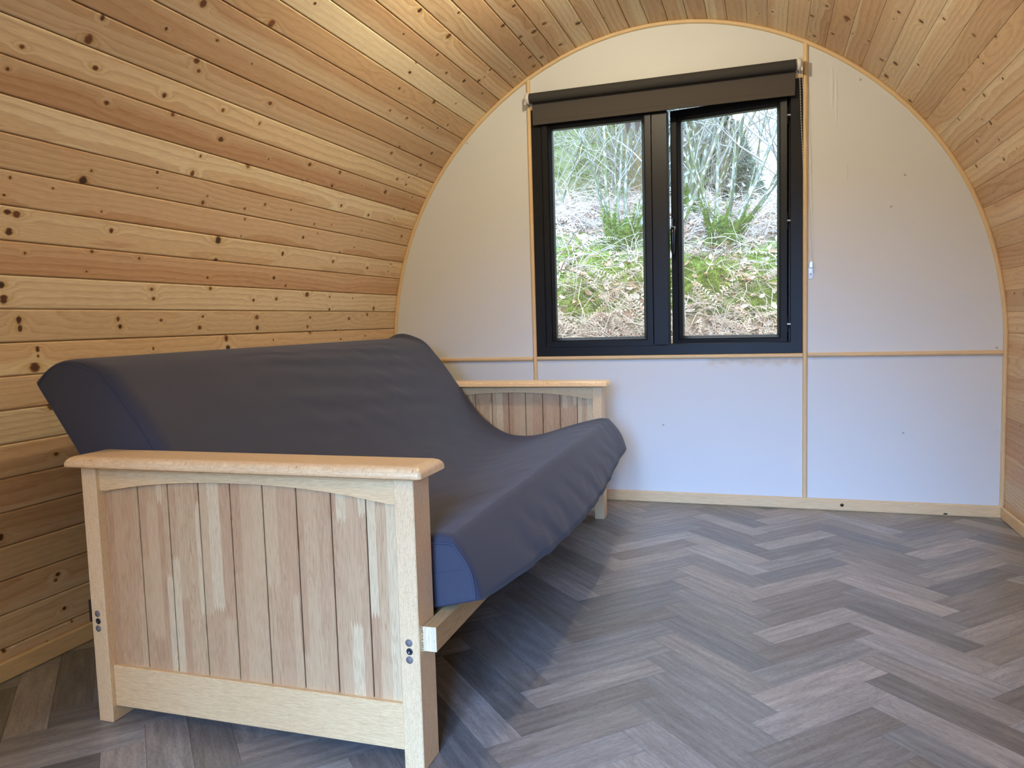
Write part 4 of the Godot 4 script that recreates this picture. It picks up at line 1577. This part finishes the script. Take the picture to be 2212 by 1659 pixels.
	for i in 1500:
		var z := -1.3 - 3.2 * g.randf()
		var x := g.randf_range(-1.9, 1.3)
		var green := patches.get_noise_2d(x * 2.6 - 50.0, z * 2.6)
		if green < 0.0:
			continue
		var b := Basis(Vector3.UP, g.randf() * TAU).scaled(Vector3.ONE * g.randf_range(0.4, 1.1))
		where.append(Transform3D(b, Vector3(x, ground_y(x, z), z)))
		cols.append(Color(0.20, 0.33, 0.10).lerp(Color(0.55, 0.55, 0.34), g.randf()))
	scatter("grass_blades", bank, blade, where, cols, M.tint)
	# fallen bleached twigs
	for i in 70:
		var z := -1.4 - 2.2 * g.randf()
		var x := g.randf_range(-1.4, 0.9)
		var pts := []
		var rad := []
		var dir := Vector3(g.randf_range(-1, 1), g.randf_range(-0.6, 0.6), g.randf_range(-0.3, 0.3)).normalized()
		var len := g.randf_range(0.25, 0.8)
		var p := Vector3(x, ground_y(x, z) + 0.04, z)
		for k in 6:
			pts.append(p)
			rad.append(lerpf(0.0045, 0.0015, k / 5.0) * g.randf_range(0.8, 1.3))
			dir = (dir + Vector3(g.randf_range(-0.25, 0.25), g.randf_range(-0.25, 0.2), g.randf_range(-0.2, 0.2))).normalized()
			p += dir * len / 5.0
			p.y = maxf(p.y, ground_y(p.x, p.z) + 0.012)
		st = begin()
		add_tube(st, pts, rad, 5, true)
		put("fallen_twig", st, twig_mat(i % 3), bank)


func twig_mat(k: int) -> StandardMaterial3D:
	var key := "twig%d" % k
	if not M.has(key):
		M[key] = plain([Color(0.56, 0.55, 0.49), Color(0.46, 0.46, 0.39), Color(0.66, 0.64, 0.58)][k], 0.8, 0.3)
	return M[key]


func bark_mat(k: int) -> StandardMaterial3D:
	var key := "bark%d" % k
	if not M.has(key):
		var im := Image.create(64, 256, false, Image.FORMAT_RGB8)
		var n := noise(700 + k, 0.05, 3)
		var greens := [Color(0.47, 0.46, 0.36), Color(0.52, 0.52, 0.44), Color(0.38, 0.39, 0.31)]
		for v in 256:
			for u in 64:
				var a := TAU * u / 64.0
				var q := n.get_noise_3d(cos(a) * 9.0, v * 0.6, sin(a) * 9.0)
				var c: Color = greens[k]
				if q > 0.22:
					c = c.lerp(Color(0.72, 0.73, 0.64), 0.75)
				elif q < -0.25:
					c = c.lerp(Color(0.42, 0.48, 0.2), 0.6)
				im.set_pixel(u, v, c * (1.0 + 0.25 * q))
		im.rotate_90(CLOCKWISE)
		var m := plain(Color(1, 1, 1), 0.85, 0.3)
		m.albedo_texture = ImageTexture.create_from_image(im)
		m.uv1_scale = Vector3(1.6, 1, 1)
		M[key] = m
	return M[key]


# a stem with side shoots; the shoots go into `twigs`
func grow(st: SurfaceTool, twigs: SurfaceTool, from: Vector3, dir: Vector3, len: float, r: float, g: RandomNumberGenerator, depth: int, bend := 0.12):
	var pts := []
	var rad := []
	var n := 7 if depth == 0 else 5
	var p := from
	for i in n + 1:
		var t := float(i) / n
		pts.append(p)
		rad.append(maxf(r * (1.0 - 0.72 * t), 0.0016))
		dir = (dir + Vector3(g.randf_range(-bend, bend), g.randf_range(-bend, bend) + 0.02, g.randf_range(-bend, bend))).normalized()
		p += dir * len / n
	add_tube(st if depth == 0 else twigs, pts, rad, 7 if depth == 0 else 4, false, 1.0)
	if depth >= 3:
		return
	var kids := 6 if depth == 0 else 3
	for k in kids:
		var t := g.randf_range(0.25, 0.98)
		var at: Vector3 = catmull(pts, t)
		var side := Vector3(g.randf_range(-1, 1), g.randf_range(-0.25, 0.8), g.randf_range(-0.7, 0.7)).normalized()
		var d := (dir * 0.75 + side).normalized()
		grow(st, twigs, at, d, len * g.randf_range(0.32, 0.55), maxf(r * (1.0 - 0.72 * t) * 0.6, 0.0018), g, depth + 1, bend * 1.7)


func coppice(at: Vector3, label: String, stems: int, seed_: int, spread: float, lean: Vector3, size: float):
	var g := RandomNumberGenerator.new()
	g.seed = seed_
	at.y = ground_y(at.x, at.z) - 0.03
	var o: Node3D = tag(base("coppice_tree", at), label, "tree")
	# the stump: a lumpy dome covered in moss
	var st := SurfaceTool.new()
	st.begin(Mesh.PRIMITIVE_TRIANGLES)
	st.set_smooth_group(0)
	var f := noise(seed_, 5.0, 3)
	var rows := 14
	var cols := 26
	var grid := []
	for j in rows + 1:
		var row := []
		for i in cols + 1:
			var a := TAU * (i % cols) / cols
			var v := float(j) / rows
			var d := Vector3(cos(a) * cos(v * 1.5), sin(v * 1.5), sin(a) * cos(v * 1.5))
			var r := size * (0.62 + 0.5 * f.get_noise_3d(d.x * 0.5, d.y * 0.3, d.z * 0.5) + 0.16 * f.get_noise_3d(d.x * 2.2, d.y * 2.2, d.z * 2.2))
			row.append(Vector3(d.x * r * 0.85, d.y * r * 1.05, d.z * r * 0.85))
		grid.append(row)
	for j in rows:
		for i in cols:
			quad(st, grid[j][i], grid[j][i + 1], grid[j + 1][i + 1], grid[j + 1][i], grid[j][i] + Vector3(0, 0.02, 0))
	put("stump", st, plain(Color(0.36, 0.42, 0.14), 0.95, 0.2), o)
	# moss fringe
	var where := []
	var cl := []
	var tuft := begin()
	for i in 9:
		var a := i * 2.4
		var r := 0.014 * sqrt(i / 9.0)
		var root := Vector3(r * cos(a), 0, r * sin(a))
		var tip := root * 2.0 + Vector3(0, 0.022, 0)
		var side := Vector3(-sin(a), 0, cos(a)) * 0.0045
		tri(tuft, root - side, root + side, tip, Vector3(cos(a), 0.5, sin(a)))
	for i in 700:
		var j := g.randi_range(0, rows - 1)
		var k := g.randi_range(0, cols - 1)
		var p: Vector3 = grid[j][k].lerp(grid[j + 1][k + 1], g.randf())
		var nrm := (p + Vector3(0, 0.01, 0)).normalized()
		var t := nrm.cross(Vector3(0.3, 0.2, 0.9)).normalized()
		where.append(Transform3D(Basis(t, nrm, t.cross(nrm)).scaled(Vector3.ONE * g.randf_range(0.7, 1.4)), p))
		cl.append(Color(0.27, 0.36, 0.06).lerp(Color(0.12, 0.19, 0.05), g.randf()))
	for i in stems:
		var a := TAU * i / stems + g.randf_range(-0.3, 0.3)
		var foot := Vector3(cos(a) * size * 0.38, size * 0.35, sin(a) * size * 0.38)
		var d := (lean + Vector3(cos(a) * spread * g.randf_range(0.5, 1.5), 0, sin(a) * spread * 0.7)).normalized()
		st = begin()
		var tw := begin()
		var r := g.randf_range(0.009, 0.022) * (1.0 if size > 0.17 else 1.8)
		grow(st, tw, foot, d, g.randf_range(1.3, 2.3), r, g, 0, 0.10)
		var s := put("stem", st, bark_mat(g.randi() % 3), o)
		put("twigs", tw, twig_mat(g.randi() % 3), s)
		# moss creeping up the foot of the stem
		st = begin()
		add_tube(st, [foot - d * 0.06, foot + d * 0.03, foot + d * 0.10, foot + d * 0.17, foot + d * 0.22], [r * 2.4, r * 1.7, r * 1.35, r * 1.12, r * 0.9], 9, false)
		put("moss_sleeve", st, plain(Color(0.34, 0.40, 0.15), 0.95, 0.2), s)
		for k in 50:
			var t := pow(g.randf(), 1.4)
			var around := Vector3(g.randf_range(-1, 1), g.randf_range(-0.3, 0.3), g.randf_range(-1, 1)).normalized()
			var nrm := (around - d * around.dot(d)).normalized()
			var tt := nrm.cross(d).normalized()
			where.append(Transform3D(Basis(tt, nrm, tt.cross(nrm)).scaled(Vector3.ONE * g.randf_range(0.5, 1.1)), foot + d * (t * 0.34 - 0.04) + nrm * r * lerpf(1.7, 0.9, t)))
			cl.append(Color(0.27, 0.36, 0.06).lerp(Color(0.12, 0.19, 0.05), g.randf()))
	scatter("moss", o, done(tuft), where, cl, M.tint)


func bare_tree(at: Vector3, seed_: int, r: float):
	var g := RandomNumberGenerator.new()
	g.seed = seed_
	at.y = ground_y(at.x, at.z) - 0.05
	var o: Node3D = tag(base("bare_tree", at), ["leafless tree far left on the bank before the mossy face", "leafless tree behind the stems in the left pane", "leafless tree seen beside the mullion on the bank crest", "leafless tree just behind the stems of the right pane", "leafless tree at the right edge of the right pane", "leafless tree deep behind the middle of the window", "leafless tree farthest back against the pale sky", "leafless tree on top of the mossy face at the left"][seed_ - 400], "tree", "leafless trees beyond the window")
	for i in 3:
		var st := begin()
		var tw := begin()
		var d := Vector3(g.randf_range(-0.45, 0.45), 1, g.randf_range(-0.3, 0.3)).normalized()
		grow(st, tw, Vector3(g.randf_range(-0.1, 0.1), 0, g.randf_range(-0.1, 0.1)), d, g.randf_range(2.2, 3.6), r * g.randf_range(0.6, 1.1), g, 0, 0.13)
		for k in 5:
			grow(tw, tw, Vector3(0, g.randf_range(0.0, 0.5), 0), Vector3(g.randf_range(-0.9, 0.9), 0.8, g.randf_range(-0.5, 0.5)).normalized(), g.randf_range(0.9, 1.8), r * 0.25, g, 1, 0.2)
		var s := put("stem", st, bark_mat(g.randi() % 3), o)
		put("twigs", tw, twig_mat(g.randi() % 3), s)


func evergreen(at: Vector3, height: float, seed_: int):
	var g := RandomNumberGenerator.new()
	g.seed = seed_
	at.y = ground_y(at.x, at.z) - 0.05
	var o: Node3D = tag(base("evergreen_tree", at), ["dark evergreen seen behind the mullion far up the bank", "blue-green evergreen in the middle distance behind the right pane", "farthest small evergreen behind the fanning grey stems in the right pane", "evergreen behind the steep mossy face at the left"][seed_ - 500], "tree")
	var st := begin()
	add_tube(st, [Vector3.ZERO, Vector3(0, height * 0.5, 0), Vector3(0, height, 0)], [0.06, 0.04, 0.01], 7)
	put("trunk", st, bark_mat(2), o)
	st = begin()
	for k in 7:
		var a := k * 0.9
		tri(st, Vector3(0, 0, 0), Vector3(0.03, 0.0, 0.01), Vector3(0.13, 0.04 * sin(a), 0.03 * cos(a)), Vector3(0, 1, 0))
		tri(st, Vector3(0.03, 0, 0), Vector3(0.06, 0.01, 0.0), Vector3(0.1, 0.05 * cos(a), 0.07 * sin(a)), Vector3(0, 1, 0))
	var spray := done(st)
	var where := []
	var cols := []
	for i in 1500:
		var t := pow(g.randf(), 0.8)
		var a := g.randf() * TAU
		var r := 0.75 * (1.0 - t) * sqrt(g.randf()) + 0.05
		var p := Vector3(cos(a) * r, t * height, sin(a) * r)
		where.append(Transform3D(Basis.from_euler(Vector3(0, -a, g.randf_range(-0.5, 0.2))).scaled(Vector3.ONE * g.randf_range(0.7, 1.6)), p))
		cols.append(Color(0.10, 0.19, 0.13).lerp(Color(0.17, 0.25, 0.15), g.randf()))
	scatter("foliage", o, spray, where, cols, M.tint)
